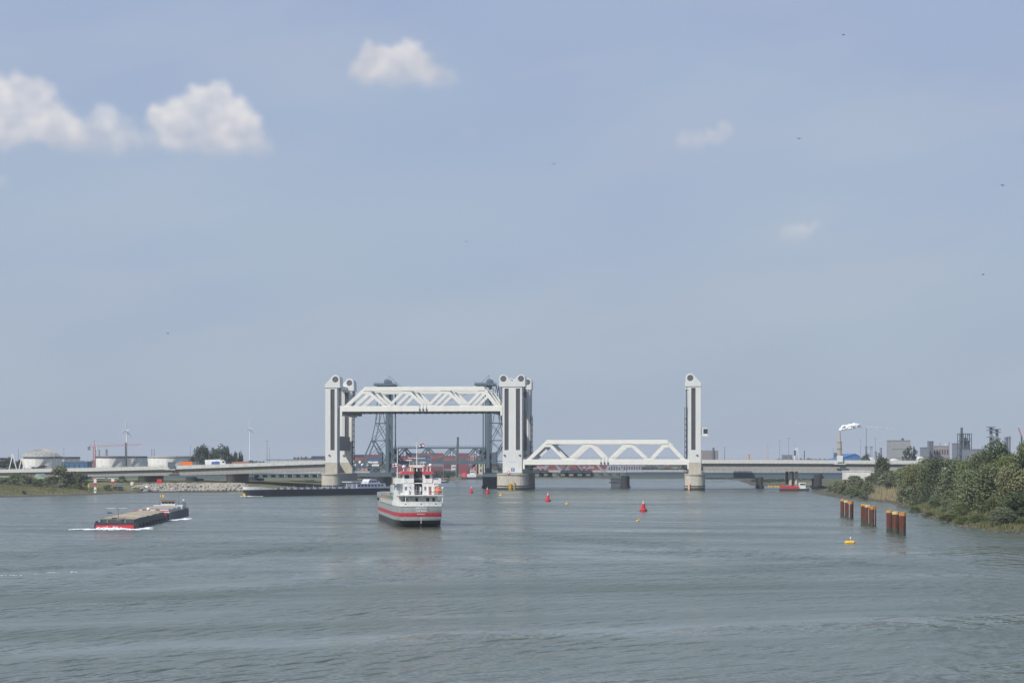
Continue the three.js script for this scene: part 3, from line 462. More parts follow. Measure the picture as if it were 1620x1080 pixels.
oldPier('dark pier of the old bridge on the far side of the red workboat', 1294, 4.4, 8.6);
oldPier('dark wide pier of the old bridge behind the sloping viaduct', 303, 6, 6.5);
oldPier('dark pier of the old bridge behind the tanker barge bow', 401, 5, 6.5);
{
  const s0 = sOf(619), s1 = sOf(769), T = oldAt('old_lift_span', 'old blue-grey truss span hoisted a little between its two towers', 'bridge span', 0), n = 4, p = (s1 - s0) / n;
  for (const z of [0.3, -12.5]) {
    mb().box(s0, s1, 14.3, 16.2, z - 0.4, z + 0.4).build('bottom_chord', M.slate, T); mb().box(s0 + 1, s1 - 1, 23.6, 24.5, z - 0.4, z + 0.4).build('top_chord', M.slate, T);
    for (let i = 0; i < n; i++) { const a = s0 + i * p, mid = a + p / 2; mb().bar([a, 16, z], [mid, 23.8, z], 0.75).build('diagonal', M.slate, T); mb().bar([a + p, 16, z], [mid, 23.8, z], 0.75).build('diagonal', M.slate, T); mb().box(mid - 0.2, mid + 0.2, 16, 23.8, z - 0.2, z + 0.2).build('hanger', M.slate, T); }
  }
  mb().box(s0, s1, 14.6, 15.4, -12, 0).build('deck', M.slate, T);
  railing(railing(mb(), [[s0, 24.5, 0.3], [s1, 24.5, 0.3]], 1, 2), [[s0, 24.5, -12.4], [s1, 24.5, -12.4]], 1, 2.3).build('railing', M.slate, T); railing(mb(), [[s0, 16.2, 0.8], [s1, 16.2, 0.8]], 2.6, 3).build('side_fence', M.galv, T);
  for (const m of [-1, 1]) { const s = m < 0 ? s0 : s1; mb().rod([s - m * 0.8, 16, -1], [s - m * 0.8, 62, -1], 0.08).rod([s - m * 0.8, 16, -12], [s - m * 0.8, 62, -12], 0.08).build('hoisting_rope', M.rope, T); }
  // slack cable from tower top to tower top
  const c = oldAt('overhead_cable', 'thin dark cable hanging from one old tower top to the other', 'cable', 0), pts = []; for (let i = 0; i <= 24; i++) { const t = i / 24; pts.push([lerp(sOf(612.5), sOf(772), t), 68 - 16 * (1 - (2 * t - 1) ** 2), -6]); } mb().tube(pts, 0.11, 60).build('strand', M.rope, c);
}
function oldGirder(label, u0, u1, y0, y1, open) {
  const a = sOf(u0), b = sOf(u1), T = oldAt('old_bridge_span', label, 'bridge span', 0, 'fixed spans of the old bridge');
  mb().box(a, b, y1 - 0.75, y1, -14, 0.6).build('deck', M.slate, T);
  if (open) { mb().box(a, b, y0, y0 + 0.6, 0, 0.5).box(a, b, y0, y0 + 0.6, -13.5, -13).build('bottom_flange', M.slate, T); const L = Math.round((b - a) / 5.2); for (let i = 0; i <= L; i++) { const s = lerp(a, b, i / L); mb().prism([[s - 0.9, y0 + 0.5], [s + 0.9, y0 + 0.5], [s + 0.9, y1 - 0.7], [s - 0.9, y1 - 0.7]], -13, 0.4).build('web_plate', M.slate, T); } }
  else mb().prism([[a, y0 + 0.4], [lerp(a, b, 0.1), y0 + 0.4], [b, y0 - 0.3], [b, y1 - 0.7], [a, y1 - 0.7]], -13, 0.4).build('plate_girder', M.slate, T);
  mb().box(a, b, y1 + 0.25, y1 + 1.3, 0.3, 0.42).build('guard_rail', M.parapet, T); railing(mb(), [[a, y1, 0.55], [b, y1, 0.55]], 1.5, 3).build('railing', M.galv, T);
  return T;
}
oldGirder('old bridge span of dark girders with open bays behind the sloping viaduct', 400, 585, 5.6, 8.6, true);
oldGirder('old bridge span of solid dark girder under the sloping viaduct', 150, 399, 5.4, 8.4, false);
oldGirder('old bridge span of solid dark girder under the level viaduct', 1114, 1400, 5.8, 9.2, false);
oldGirder('old bridge span of solid dark girder beside the single tower with the cabin', 992, 1113, 6.4, 9.4, false);
{
  const T = oldGirder('old bridge truss span with pale diagonals under the lowered white span', 788, 991, 6.4, 9.2, true), a = sOf(790), b = sOf(988), n = 6, p = (b - a) / n;
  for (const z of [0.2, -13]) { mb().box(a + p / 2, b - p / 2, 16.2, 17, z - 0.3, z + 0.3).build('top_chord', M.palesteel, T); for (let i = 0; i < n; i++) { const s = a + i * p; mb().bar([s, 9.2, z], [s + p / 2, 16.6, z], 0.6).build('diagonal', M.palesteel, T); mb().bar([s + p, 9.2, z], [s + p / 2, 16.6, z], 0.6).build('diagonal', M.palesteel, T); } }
}
// ------------------------------------------------------------------ vessels
const { FontLoader } = await import('three/addons/loaders/FontLoader.js');
const { TextGeometry } = await import('three/addons/geometries/TextGeometry.js');
const font = await new FontLoader().loadAsync('fonts/droid/droid_sans_bold.typeface.json');
function lettering(text, size, m, name, parent, [x, y, z], wide, turn = 0) {
  const g = new TextGeometry(text, { font, size, depth: 0.02, curveSegments: 3 }); g.computeBoundingBox(); const b = g.boundingBox, k = wide ? wide / (b.max.x - b.min.x) : 1;
  g.translate(-(b.max.x + b.min.x) / 2, 0, 0); g.scale(k, 1, 1); const o = new THREE.Mesh(metric(g), m); o.name = name; o.position.set(x, y, z); o.rotation.y = turn; parent.add(o); return o;
}
function loopAt(L, hb, y, n = 26) { const p = [], q = []; for (let i = 0; i <= n; i++) { const s = i / n, w = hb(s * L, y); p.push([-w[0], y, -w[1]]); q.push([w[0], y, -w[1]]); } return [...p, ...q.reverse()]; }
const band = (L, hb, ys, flare = 0) => mb().sheet(ys.map((y) => loopAt(L, hb, y)), true);
function flag(name, parent, [x, y, z], w, h, bands) {        // cloth with a ripple; bands: colours from top
  const n = bands.length; bands.forEach((m, i) => { const rows = [0, 1].map((k) => Array.from({ length: 9 }, (_, j) => [x + w * j / 8, y + h * (1 - (i + k) / n) - 0.10 * h * Math.sin(j * 0.9), z + 0.14 * w * Math.sin(j * 1.1)])); mb().sheet(rows).build(name, m, parent); });
}
const greyhull = mottled([0.33, 0.36, 0.36], 0.45, 6), hullred = mottled([0.48, 0.035, 0.05], 0.45, 6), boot = streaked([0.045, 0.045, 0.05], 0.6, 5, 4), hatch = mottled([0.30, 0.345, 0.31], 0.6, 4), flagred = S([0.5, 0.02, 0.03], 0.8), flagblue = S([0.03, 0.07, 0.25], 0.8), flagwhite = S([0.75, 0.75, 0.75], 0.8), roofred = S([0.62, 0.07, 0.09], 0.5);
{
  const T = thing('cargo_ship', 'white and grey cargo ship with red stripe, seen from its stern', 'cargo ship', [SHIP.x, 0, SHIP.z], SHIP.turn), L = 82;
  const hb = (s, y) => {                                     // half beam and distance from the transom at a station and height
    const aft = lerp(track([[0, 2.6], [0.6, 3.9], [1.5, 4.55], [2.4, 4.8], [6, 4.85]], y), 5.65, smooth(0, 11, s)), back = track([[-1, 4], [0, 2.6], [0.8, 1.1], [1.5, 0.15], [1.6, 0]], y);
    const start = 56 + clamp(y, -1, 6) * 1.2, bow = s > start ? Math.sqrt(Math.max(0, 1 - ((s - start) / (L + clamp(y, 0, 7) * 0.35 - start)) ** 2)) : 1;
    return [Math.max(0.05, aft * bow), s < 8 ? lerp(back, 8, s / 8) : s];
  };
  const ys = (a, b, n) => Array.from({ length: n + 1 }, (_, i) => lerp(a, b, i / n));
  const hull = band(L, hb, ys(3.4, 4.9, 2)).build('hull', greyhull, T);
  band(L, hb, ys(1.6, 2.45, 2)).build('hull_plating', greyhull, hull);
  band(L, hb, ys(2.45, 3.4, 2)).build('red_stripe', hullred, hull);
  band(L, hb, [-2.5, -1, 0, 0.5, 1, 1.35, 1.6]).build('boot_topping', boot, hull);
  mb().slab(loopAt(L, hb, 4.9).map(([x, , z]) => [x, z]), 4.7, 4.9).build('main_deck', hatch, T);
  { const s0 = 0, s1 = 15, side = (k) => Array.from({ length: 9 }, (_, i) => { const w = hb(lerp(s0, s1, i / 8), 4.9); return [k * w[0], -w[1]]; }); const path = [...side(-1).reverse(), ...side(1)]; mb().sheet([path.map(([x, z]) => [x, 4.9, z]), path.map(([x, z]) => [x, 6.0, z])]).sheet([path.map(([x, z]) => [x * 0.975, 4.9, z - 0.12 * (z > -0.5 ? 1 : 0)]), path.map(([x, z]) => [x * 0.975, 6.0, z - 0.12 * (z > -0.5 ? 1 : 0)])]).sheet([path.map(([x, z]) => [x, 6.0, z]), path.map(([x, z]) => [x * 0.975, 6.0, z - 0.12 * (z > -0.5 ? 1 : 0)])]).build('poop_bulwark', M.shipwhite, T); }
  for (const x of [-3.6, 0, 3.5]) mb().box(x - 0.16, x + 0.16, 5.35, 5.55, -0.05, 0.03).build('mooring_port', M.dark, T);
  { const pr = Array.from({ length: 12 }, (_, i) => { const w = hb(lerp(68, 82, i / 11), 4.9); return [w[0], -w[1]]; }), path = [...pr.map(([x, z]) => [-x, z]), ...pr.reverse()]; mb().sheet([path.map(([x, z]) => [x, 4.9, z]), path.map(([x, z]) => [x * 1.03, 7.1, z * 1.004])]).build('bow_bulwark', M.shipwhite, T); mb().slab(path.map(([x, z]) => [x * 0.99, z]), 5.6, 5.8).build('forecastle_deck', hatch, T); mb().rod([0, 5.8, -74], [0, 11, -74], 0.16).build('fore_mast', M.shipwhite, T); }
  // hold
  const co = mb().box(-4.55, 4.55, 4.9, 6.6, -67, -17).build('hatch_coaming', hatch, T); { const b = mb(); for (let z = -18; z > -67; z -= 2.1) b.box(-4.7, -4.55, 4.9, 6.5, z - 0.08, z + 0.08).box(4.55, 4.7, 4.9, 6.5, z - 0.08, z + 0.08); b.build('coaming_stay', hatch, co); }
  for (let k = 0; k < 8; k++) mb().box(-4.75, 4.75, 6.62, 7.35, -22.9 - k * 6.2, -17.1 - k * 6.2).build('hatch_cover', hatch, T);
  { const g = mb().box(-4.9, -4.5, 6.6, 9.4, -31, -29).box(4.5, 4.9, 6.6, 9.4, -31, -29).box(-4.9, 4.9, 8.9, 9.5, -30.6, -29.4).build('hatch_gantry', M.steelgrey, T); mb().box(-4.9, -4.0, 7.6, 9.6, -29, -28.3).build('gantry_cabinet', M.parapet, g); }
  mb().geo(new THREE.TorusGeometry(0.36, 0.1, 8, 18)).build('life_ring', M.orange, T).position.set(-4.95, 6.35, -48);
  railing(railing(mb(), [[-5.5, 4.9, -16], [-5.55, 4.9, -40], [-5.5, 4.9, -62]], 1, 2.5), [[5.5, 4.9, -16], [5.55, 4.9, -40], [5.5, 4.9, -62]], 1, 2.5).build('deck_railing', M.shipwhite, T);
  // superstructure
  const a = mb().box(-3.9, 4.3, 4.9, 7.3, -14, -3.6).build('lower_deckhouse', M.shipwhite, T);
  for (const [x, w, y0, y1] of [[-3.4, 0.75, 5.9, 6.75], [-0.7, 0.6, 5, 6.8], [1.9, 0.7, 5, 6.8], [3.3, 0.6, 5.6, 6.8]]) mb().box(x - w / 2, x + w / 2, y0, y1, -3.62, -3.54).build(y0 < 5.5 ? 'door' : 'window', M.glass, a);
  mb().box(-5.3, 5.3, 7.3, 7.5, -14.5, -1.2).build('boat_deck', M.shipwhite, T);
  for (const x of [-5.15, -3.5, 5.15]) mb().box(x - 0.09, x + 0.09, 4.9, 7.3, -1.6, -1.4).build('deck_pillar', M.shipwhite, T);
  mb().box(-5.3, -3.95, 4.9, 7.3, -15, -5).build('side_house', M.shipwhite, T);
  railing(mb(), [[-5.2, 7.5, -14], [-5.2, 7.5, -1.3], [5.2, 7.5, -1.3], [5.2, 7.5, -14]], 1.05, 1.3).build('boat_deck_railing', M.shipwhite, T);
  const up = mb().box(-3.7, -1.1, 7.5, 10.1, -13.5, -5.5).box(0.85, 3.6, 7.5, 10.1, -13.5, -5.5).box(-1.1, 0.85, 7.5, 10.1, -13.5, -9).build('upper_deckhouse', M.shipwhite, T);
  mb().box(-1.05, 0.8, 7.55, 10.9, -8.9, -6.4).build('engine_casing', M.black, T); for (const x of [-0.6, 0.15]) mb().rod([x, 7.6, -5.9], [x, 9.6, -5.9], 0.14, 0.14, 10).build('vent_pipe', M.steelgrey, T); mb().box(0.25, 0.55, 8.3, 9.3, -5.7, -5.4).build('locker', M.shipwhite, T);
  for (const [x, w, y0, y1] of [[-3.1, 0.5, 8.6, 9.4], [-2.1, 0.5, 7.6, 9.4], [1.5, 0.45, 8.6, 9.4], [2.6, 0.6, 7.6, 9.4]]) mb().box(x - w / 2, x + w / 2, y0, y1, -5.52, -5.44).build(y0 < 8 ? 'door' : 'window', M.steelgrey, up);
  mb().box(-5.5, 5.3, 10.1, 10.3, -12.5, -6).build('bridge_wing_deck', M.shipwhite, T);
  for (const [x0, x1] of [[-5.5, -3.6], [3.4, 5.3]]) mb().box(x0, x1, 10.3, 11.35, -6.15, -6).box(x0, x1, 10.3, 11.35, -12.5, -12.35).box(x0 < 0 ? -5.5 : 5.15, x0 < 0 ? -5.35 : 5.3, 10.3, 11.35, -12.35, -6.15).build('wing_bulwark', M.shipwhite, T);
  const wh = mb().box(-3.8, -1.15, 10.3, 12.45, -12, -5.8).box(0.95, 3.2, 10.3, 12.45, -12, -5.8).box(-1.15, 0.95, 10.3, 12.3, -12, -9.5).build('wheelhouse', M.shipwhite, T);
  for (const [x0, x1] of [[-3.35, -2.3], [1.5, 2.55]]) mb().box(x0, x1, 11.35, 12.1, -5.82, -5.74).build('window', M.glass, wh);
  for (const x of [-3.82, 3.22]) mb().box(x - 0.03, x + 0.03, 11.3, 12.1, -11.5, -6.5).build('window', M.glass, wh);
  for (const [x0, x1] of [[-4.3, -1.1], [0.85, 3.65]]) mb().prism([[x0, 12.45], [x1, 12.45], [x1 - (x1 > 2 ? 0.45 : 0), 13.0], [x0 + (x0 < -2 ? 0.45 : 0), 13.0]], -12.6, -5.1).build('roof', roofred, wh);
  mb().box(-1.0, 0.8, 11, 13.0, -9.3, -6.6).rod([-0.6, 13, -8], [-0.6, 13.9, -8], 0.22).rod([0.2, 13, -8], [0.2, 13.7, -8], 0.2).build('funnel', M.black, T); mb().box(-1.0, 0.8, 10.9, 11.5, -6.55, -6.4).build('funnel_grille', M.steelgrey, T);
  // stairs
  for (const [x0, y0, x1, y1, z, n] of [[-1.7, 4.95, -3.1, 7.4, -2.2, 'stair'], [-1.2, 7.55, -3.3, 10.2, -4.8, 'stair']]) { const b = mb(); for (const d of [0, 0.8]) b.bar([x0, y0, z - d], [x1, y1, z - d], 0.08, 0.3).bar([x0, y0 + 0.9, z - d], [x1, y1 + 0.9, z - d], 0.05).bar([x0, y0 + 0.5, z - d], [x1, y1 + 0.5, z - d], 0.05); for (let k = 1; k < 10; k++) b.box(lerp(x0, x1, k / 10) - 0.12, lerp(x0, x1, k / 10) + 0.12, lerp(y0, y1, k / 10), lerp(y0, y1, k / 10) + 0.05, z - 0.8, z); b.build(n, M.shipwhite, T); }
  // masts and aerials
  const mast = mb().rod([-0.35, 13, -7], [-0.35, 20, -7], 0.13, 0.07).build('signal_mast', M.shipwhite, T); mb().box(-2.4, 1.6, 16.05, 16.18, -7.05, -6.95).box(-1.4, 0.8, 19.3, 19.4, -7.05, -6.95).build('yard', M.shipwhite, mast); mb().rod([-0.5, 20, -7], [-0.5, 21, -7], 0.03).build('whip_aerial', M.lamp, mast);
  mb().box(-2.0, -1.75, 13, 14.3, -7.2, -6.8).box(0.95, 1.2, 13, 14.3, -7.2, -6.8).prism([[-2.2, 14.2], [-1.5, 13.9], [0.6, 13.9], [1.5, 14.2], [1.5, 14.5], [-2.2, 14.5]], -7.3, -6.7).build('mast_arch', M.shipwhite, T);
  railing(mb(), [[-2.1, 14.5, -6.9], [1.4, 14.5, -6.9]], 0.75, 0.8).build('arch_railing', M.shipwhite, T);
  for (const [x, y] of [[-3.45, 14.0], [2.85, 14.35]]) { const d = mb().rod([x, 13, -7], [x, y, -7], 0.13).build('dome_post', M.shipwhite, T); mb().ball(x, y + 0.05, -7, 0.42).build('satellite_dome', M.shipwhite, d); }
  mb().rod([-2.05, 14.5, -7], [-2.05, 15.5, -7], 0.06).box(-2.9, -1.5, 15.5, 15.72, -7.1, -6.9).build('radar', M.shipwhite, T); mb().rod([1.25, 14.5, -7], [1.25, 15.0, -7], 0.07).box(0.7, 1.8, 15, 15.2, -7.1, -6.9).build('radar', M.shipwhite, T);
  mb().rod([-3.55, 14.4, -7.4], [-3.55, 18.8, -7.4], 0.035).build('whip_aerial', M.lamp, T); mb().rod([2.45, 13, -7.4], [2.45, 18, -7.4], 0.035).build('whip_aerial', M.lamp, T); for (const [x, h] of [[-2.9, 14.6], [-2.4, 14.1], [1.9, 14.2], [2.2, 14.6]]) mb().rod([x, 13, -7.2], [x, h, -7.2], 0.05).build('light_post', M.shipwhite, T); mb().box(-1.6, -1.35, 13, 14.2, -6.9, -6.7).build('gas_bottle', M.yellow, T);
  const lm = mb().rod([-5.0, 10.3, -6.3], [-5.0, 18.2, -6.3], 0.13, 0.07).box(-5.5, -4.5, 12.6, 12.7, -6.35, -6.25).rod([-5, 18.2, -6.3], [-5, 19.4, -6.3], 0.03).build('flag_mast', M.shipwhite, T);
  flag('courtesy_flag', lm, [-6.15, 14.1, -6.25], 1.1, 0.75, [flagwhite, flagred, flagwhite]); flag('national_flag', mast, [0.25, 18.55, -6.95], 1.15, 0.95, [flagred, flagwhite, flagblue]);
  mb().rod([-0.35, 19.6, -7], [0.3, 18.5, -6.95], 0.015, 0.015, 4).build('halyard', M.lamp, mast);
  // lifeboat on its davit
  const boat = new THREE.Group(); boat.name = 'lifeboat'; boat.position.set(4.3, 7.75, -3.4); T.add(boat);
  { const g = new THREE.LatheGeometry([[0, -0.15], [0.5, 0], [0.85, 0.35], [0.95, 0.62], [0.9, 0.7], [0.62, 1.05], [0.3, 1.5], [0.18, 1.6], [0, 1.62]].map(([x, y]) => new THREE.Vector2(x, y)), 18); g.scale(1, 1, 2.3); mb().geo(g).build('canopy', M.orange, boat); const r = new THREE.TorusGeometry(0.93, 0.06, 6, 30); r.rotateX(Math.PI / 2); r.scale(1, 1, 2.3); mb().geo(r.translate(0, 0.62, 0)).build('fender_rope', M.dark, boat); }
  { const b = mb(); for (const z of [-5, -1.9]) b.rod([3.2, 7.5, z], [3.3, 9.4, z], 0.1).rod([3.3, 9.4, z], [4.3, 9.9, z], 0.08).rod([4.3, 9.9, z], [4.3, 9.2, z], 0.02); b.build('davit', M.shipwhite, T); }
  for (const [x, y] of [[2.9, 8.3], [5.25, 9.1]]) mb().ball(x, y, -2, 0.28).build('buoy_float', M.shipwhite, T);
  mb().box(2.2, 2.7, 7.6, 8.5, -2.2, -1.8).build('raft_canister', hullred, T);
  lettering('HESTIA', 0.46, flagwhite, 'ship_name', T, [0.05, 4.27, 0.01], 2.5); lettering('TEN BOER', 0.4, flagwhite, 'home_port', T, [0.1, 3.62, 0.01], 2.5); lettering('IMO 9100700', 0.2, flagwhite, 'registry_number', T, [0, 2.98, 0.01], 1.8);
  mb().box(-0.06, 0.06, 0.9, 2.35, -0.02, 0.03).build('draught_mark', flagwhite, T);
  mb().box(-0.15, 0.15, -2, 1.0, -3.2, -0.8).build('rudder', boot, T);
}
// white water: small flattened clots heaped where it breaks
function foamHeap(name, label, spots, count, size) {
  const b = [], ico = new THREE.IcosahedronGeometry(1, 0);
  for (let k = 0; k < count; k++) { const [x, z, wx, wz, h] = spots[Math.floor(rnd() * spots.length)], a = rr(-1, 1), c = rr(-1, 1), s = size * rr(0.4, 1.2); const g = ico.clone(); g.scale(s * rr(0.8, 1.9), s * rr(0.15, 0.4), s * rr(0.6, 1.5)); g.rotateY(rr(0, 6)); g.translate(x + a * wx, h * Math.max(0, 1 - a * a) * rnd() * rnd() + 0.05, z + c * wz); b.push(metric(g)); }
  const o = new THREE.Mesh(mergeGeometries(b), M.foam); o.castShadow = o.receiveShadow = true; o.name = numbered(name); o.userData = { kind: 'stuff', label, category: 'foam' }; scene.add(o); return o;
}
{
  // a loaded convoy: a barge with tan hatch covers pushed by a motor vessel
  const c = CONVOY.turn, at = (x, z) => [CONVOY.x + x * Math.cos(c) + z * Math.sin(c), 0, CONVOY.z - x * Math.sin(c) + z * Math.cos(c)];
  const tan = [mottled([0.52, 0.45, 0.34], 0.8, 4), mottled([0.44, 0.37, 0.27], 0.8, 4), mottled([0.58, 0.52, 0.42], 0.8, 4)], greyc = [mottled([0.44, 0.40, 0.35], 0.8, 4), mottled([0.50, 0.46, 0.40], 0.8, 4)], hullb = streaked([0.034, 0.035, 0.038], 0.6, 6, 4), side = streaked([0.10, 0.105, 0.11], 0.6, 6, 4);
  const covers = (T, z0, z1, hb, y, n, tones) => { const d = (z1 - z0) / n; for (let k = 0; k < n; k++) { const a = z0 + k * d + 0.06, b = a + d - 0.12, pts = []; for (let i = 0; i <= 8; i++) { const x = lerp(-hb, hb, i / 8); pts.push([x, y + 0.55 * (1 - (x / hb) ** 2) + 0.16 * Math.sin(k * 2.4)]); } pts.push([hb, y - 0.25], [-hb, y - 0.25]); const m = tones[k % tones.length]; const o = mb().prism(pts.reverse(), a, b).build('hatch_cover', m, T); mb().prism(pts.map(([x, q]) => [x * 1.003, q + 0.06]), b - 0.5, b - 0.2).build('cover_rib', tones[(k + 1) % tones.length], o); } };
  const T = thing('hopper_barge', 'hopper barge with tan hatch covers and red bow pushing white foam', 'barge', at(0, 0), c);
  T.scale.y = 0.76; mb().prism([[-4.6, -1.5], [4.6, -1.5], [4.6, 1.9], [-4.6, 1.9]], -64, -2.2).build('hull', hullb, T);
  { const p = [[-2.3, 1.95], [-1.0, 1.95], [0, 1.4], [-0.25, -0.2], [-2.3, -1.5]], g = new THREE.ExtrudeGeometry(new THREE.Shape(p.map(([z, y]) => new THREE.Vector2(z, y))), { depth: 9.2, bevelEnabled: false }); g.rotateY(-Math.PI / 2); g.translate(4.6, 0, 0); mb().geo(g).build('bow_rake', hullb, T); }
  mb().prism([[-4.2, 0.2], [4.2, 0.2], [4.2, 1.35], [-4.2, 1.35]], -0.3, 0.06).build('bow_stripe', M.red, T);
  mb().box(-3.9, -3.6, 1.9, 2.9, -62, -5).box(3.6, 3.9, 1.9, 2.9, -62, -5).box(-3.9, 3.9, 1.9, 2.9, -5.3, -5).box(-3.9, 3.9, 1.9, 2.9, -62.3, -62).build('coaming', side, T);
  covers(T, -62, -5.2, 3.85, 3.0, 11, tan);
  for (const x of [-4.3, 4.3]) mb().box(x - 0.25, x + 0.25, 1.0, 2.5, -2.4, -1.6).build('bollard', M.black, T); for (const x of [-2, 2]) mb().rod([x, 1.9, -3.4], [x, 2.7, -3.4], 0.28, 0.28, 10).build('winch', M.steelgrey, T);
  { const m = mb().rod([0.2, 1.9, -4.2], [0.2, 6.4, -4.2], 0.1, 0.06).box(-0.3, 0.7, 2.6, 3.1, -4.3, -4.1).build('bow_mast', M.steelgrey, T); mb().box(-2.4, -0.4, 6.1, 6.22, -4.25, -4.15).box(0.2, 2.2, 6.15, 6.25, -4.25, -4.15).build('mast_arm', M.shipwhite, m); mb().box(-2.3, -1.2, 4.6, 5.0, -4.5, -4.4).build('blue_board', S([0.06, 0.08, 0.14], 0.6), m); }
  for (let k = 0; k < 9; k++) mb().geo(new THREE.TorusGeometry(0.32, 0.13, 6, 12).rotateY(Math.PI / 2)).build('tyre_fender', M.black, T).position.set(4.72, 0.9, -8 - k * 6.2);
  const P = thing('motor_barge', 'motor barge with white wheelhouse at its stern pushing the red-bowed barge', 'barge', at(0, -65), c);
  P.scale.y = 0.8; mb().prism([[-4.7, -1.5], [4.7, -1.5], [4.7, 2.3], [-4.7, 2.3]], -52, -1.5, 0.1).build('hull', side, P); mb().box(-4.3, 4.3, 0.4, 2.5, -1.5, -0.1).build('bow_plate', hullred, P); mb().box(-4.75, 4.75, 2.3, 2.75, -6, -1.5).build('bow_bulwark', M.shipwhite, P); mb().box(-4.75, 4.75, 2.75, 3.0, -5.9, -3.2).build('bow_stripe', hullred, P);
  mb().box(-4.76, 4.76, 2.05, 2.25, -51, -2).build('rubbing_strake', M.steelgrey, P);
  mb().box(-3.9, -3.6, 2.3, 3.2, -39, -8).box(3.6, 3.9, 2.3, 3.2, -39, -8).box(-3.9, 3.9, 2.3, 3.2, -8.2, -7.9).build('coaming', M.shipwhite, P); covers(P, -39, -8, 3.85, 3.3, 7, greyc);
  { const m = mb().ball(-1, 3.5, -5, 0.5).build('bow_light', M.shipwhite, P); mb().box(-2.6, -1.6, 2.75, 3.6, -5.6, -4.6).box(0.8, 1.8, 2.75, 3.5, -5.6, -4.6).build('bow_winch', M.steelgrey, P); mb().box(-3.6, 3.9, 2.7, 3.1, -6.8, -6.2).build('wave_breaker', M.shipwhite, P); }
  const house = mb().box(-4.1, 4.1, 2.3, 3.7, -50, -41).build('deckhouse', M.shipwhite, P); mb().box(-1.8, 2.0, 3.7, 5.2, -45.5, -41.2).build('wheelhouse', M.shipwhite, P); for (let k = 0; k < 4; k++) mb().box(-1.7 + k * 0.93, -0.9 + k * 0.93, 4.35, 4.95, -41.22, -41.14).build('wheelhouse_window', M.glass, P); mb().box(-2.0, 2.2, 5.2, 5.38, -45.8, -40.9).build('wheelhouse_roof', mottled([0.45, 0.5, 0.33], 0.6, 3), P); mb().box(-2.02, 2.22, 5.38, 5.55, -41.1, -40.85).build('roof_trim', hullred, P);
  for (let k = 0; k < 4; k++) mb().box(-3.6 + k * 2, -2.8 + k * 2, 2.75, 3.3, -40.98, -40.9).build('cabin_window', M.glass, house);
  { const m = mb().rod([2.6, 3.7, -46], [2.6, 8, -46], 0.07).box(1.8, 3.4, 7.2, 7.35, -46.1, -45.9).build('radar_mast', M.steelgrey, P); mb().ball(3.9, 5.4, -47, 0.38).build('satellite_dome', M.shipwhite, P); mb().rod([3.9, 3.6, -47], [3.9, 5.1, -47], 0.06).build('dome_post', M.steelgrey, P); mb().rod([-2.6, 3.7, -45], [-2.6, 7.4, -45], 0.05).build('flag_staff', M.steelgrey, P); flag('signal_flag', P, [-2.6, 6.5, -45], 1.1, 0.8, [M.yellow]); }
  mb().box(3, 4.2, 3.7, 4.6, -49, -47).box(-4.2, -3.2, 3.7, 4.3, -49.5, -47.5).build('stern_gear', M.steelgrey, P); railing(mb(), [[-4.5, 2.3, -51.5], [4.5, 2.3, -51.5], [4.6, 2.3, -8]], 1, 2.4).build('railing', M.steelgrey, P);
  const w = (x, z, a, b, h) => { const p = at(x, z); return [p[0], p[2], a, b, h]; };
  foamHeap('bow_foam', 'white foam breaking before the red-bowed barge', [w(0, 0.9, 5.2, 0.8, 0.4), w(-1, 0.5, 4.2, 0.4, 0.75), w(0, 1.9, 6, 1.3, 0.2), w(-7, 0.2, 3, 0.7, 0.2), w(6, -1.5, 2, 1.5, 0.25)], 2100, 0.26);
  foamHeap('side_foam', 'thin line of foam along the side of the motor barge', [w(6.2, -68, 1.0, 4, 0.1), w(8, -74, 1.2, 5, 0.08), w(6, -6, 0.7, 6, 0.12)], 420, 0.3);
}
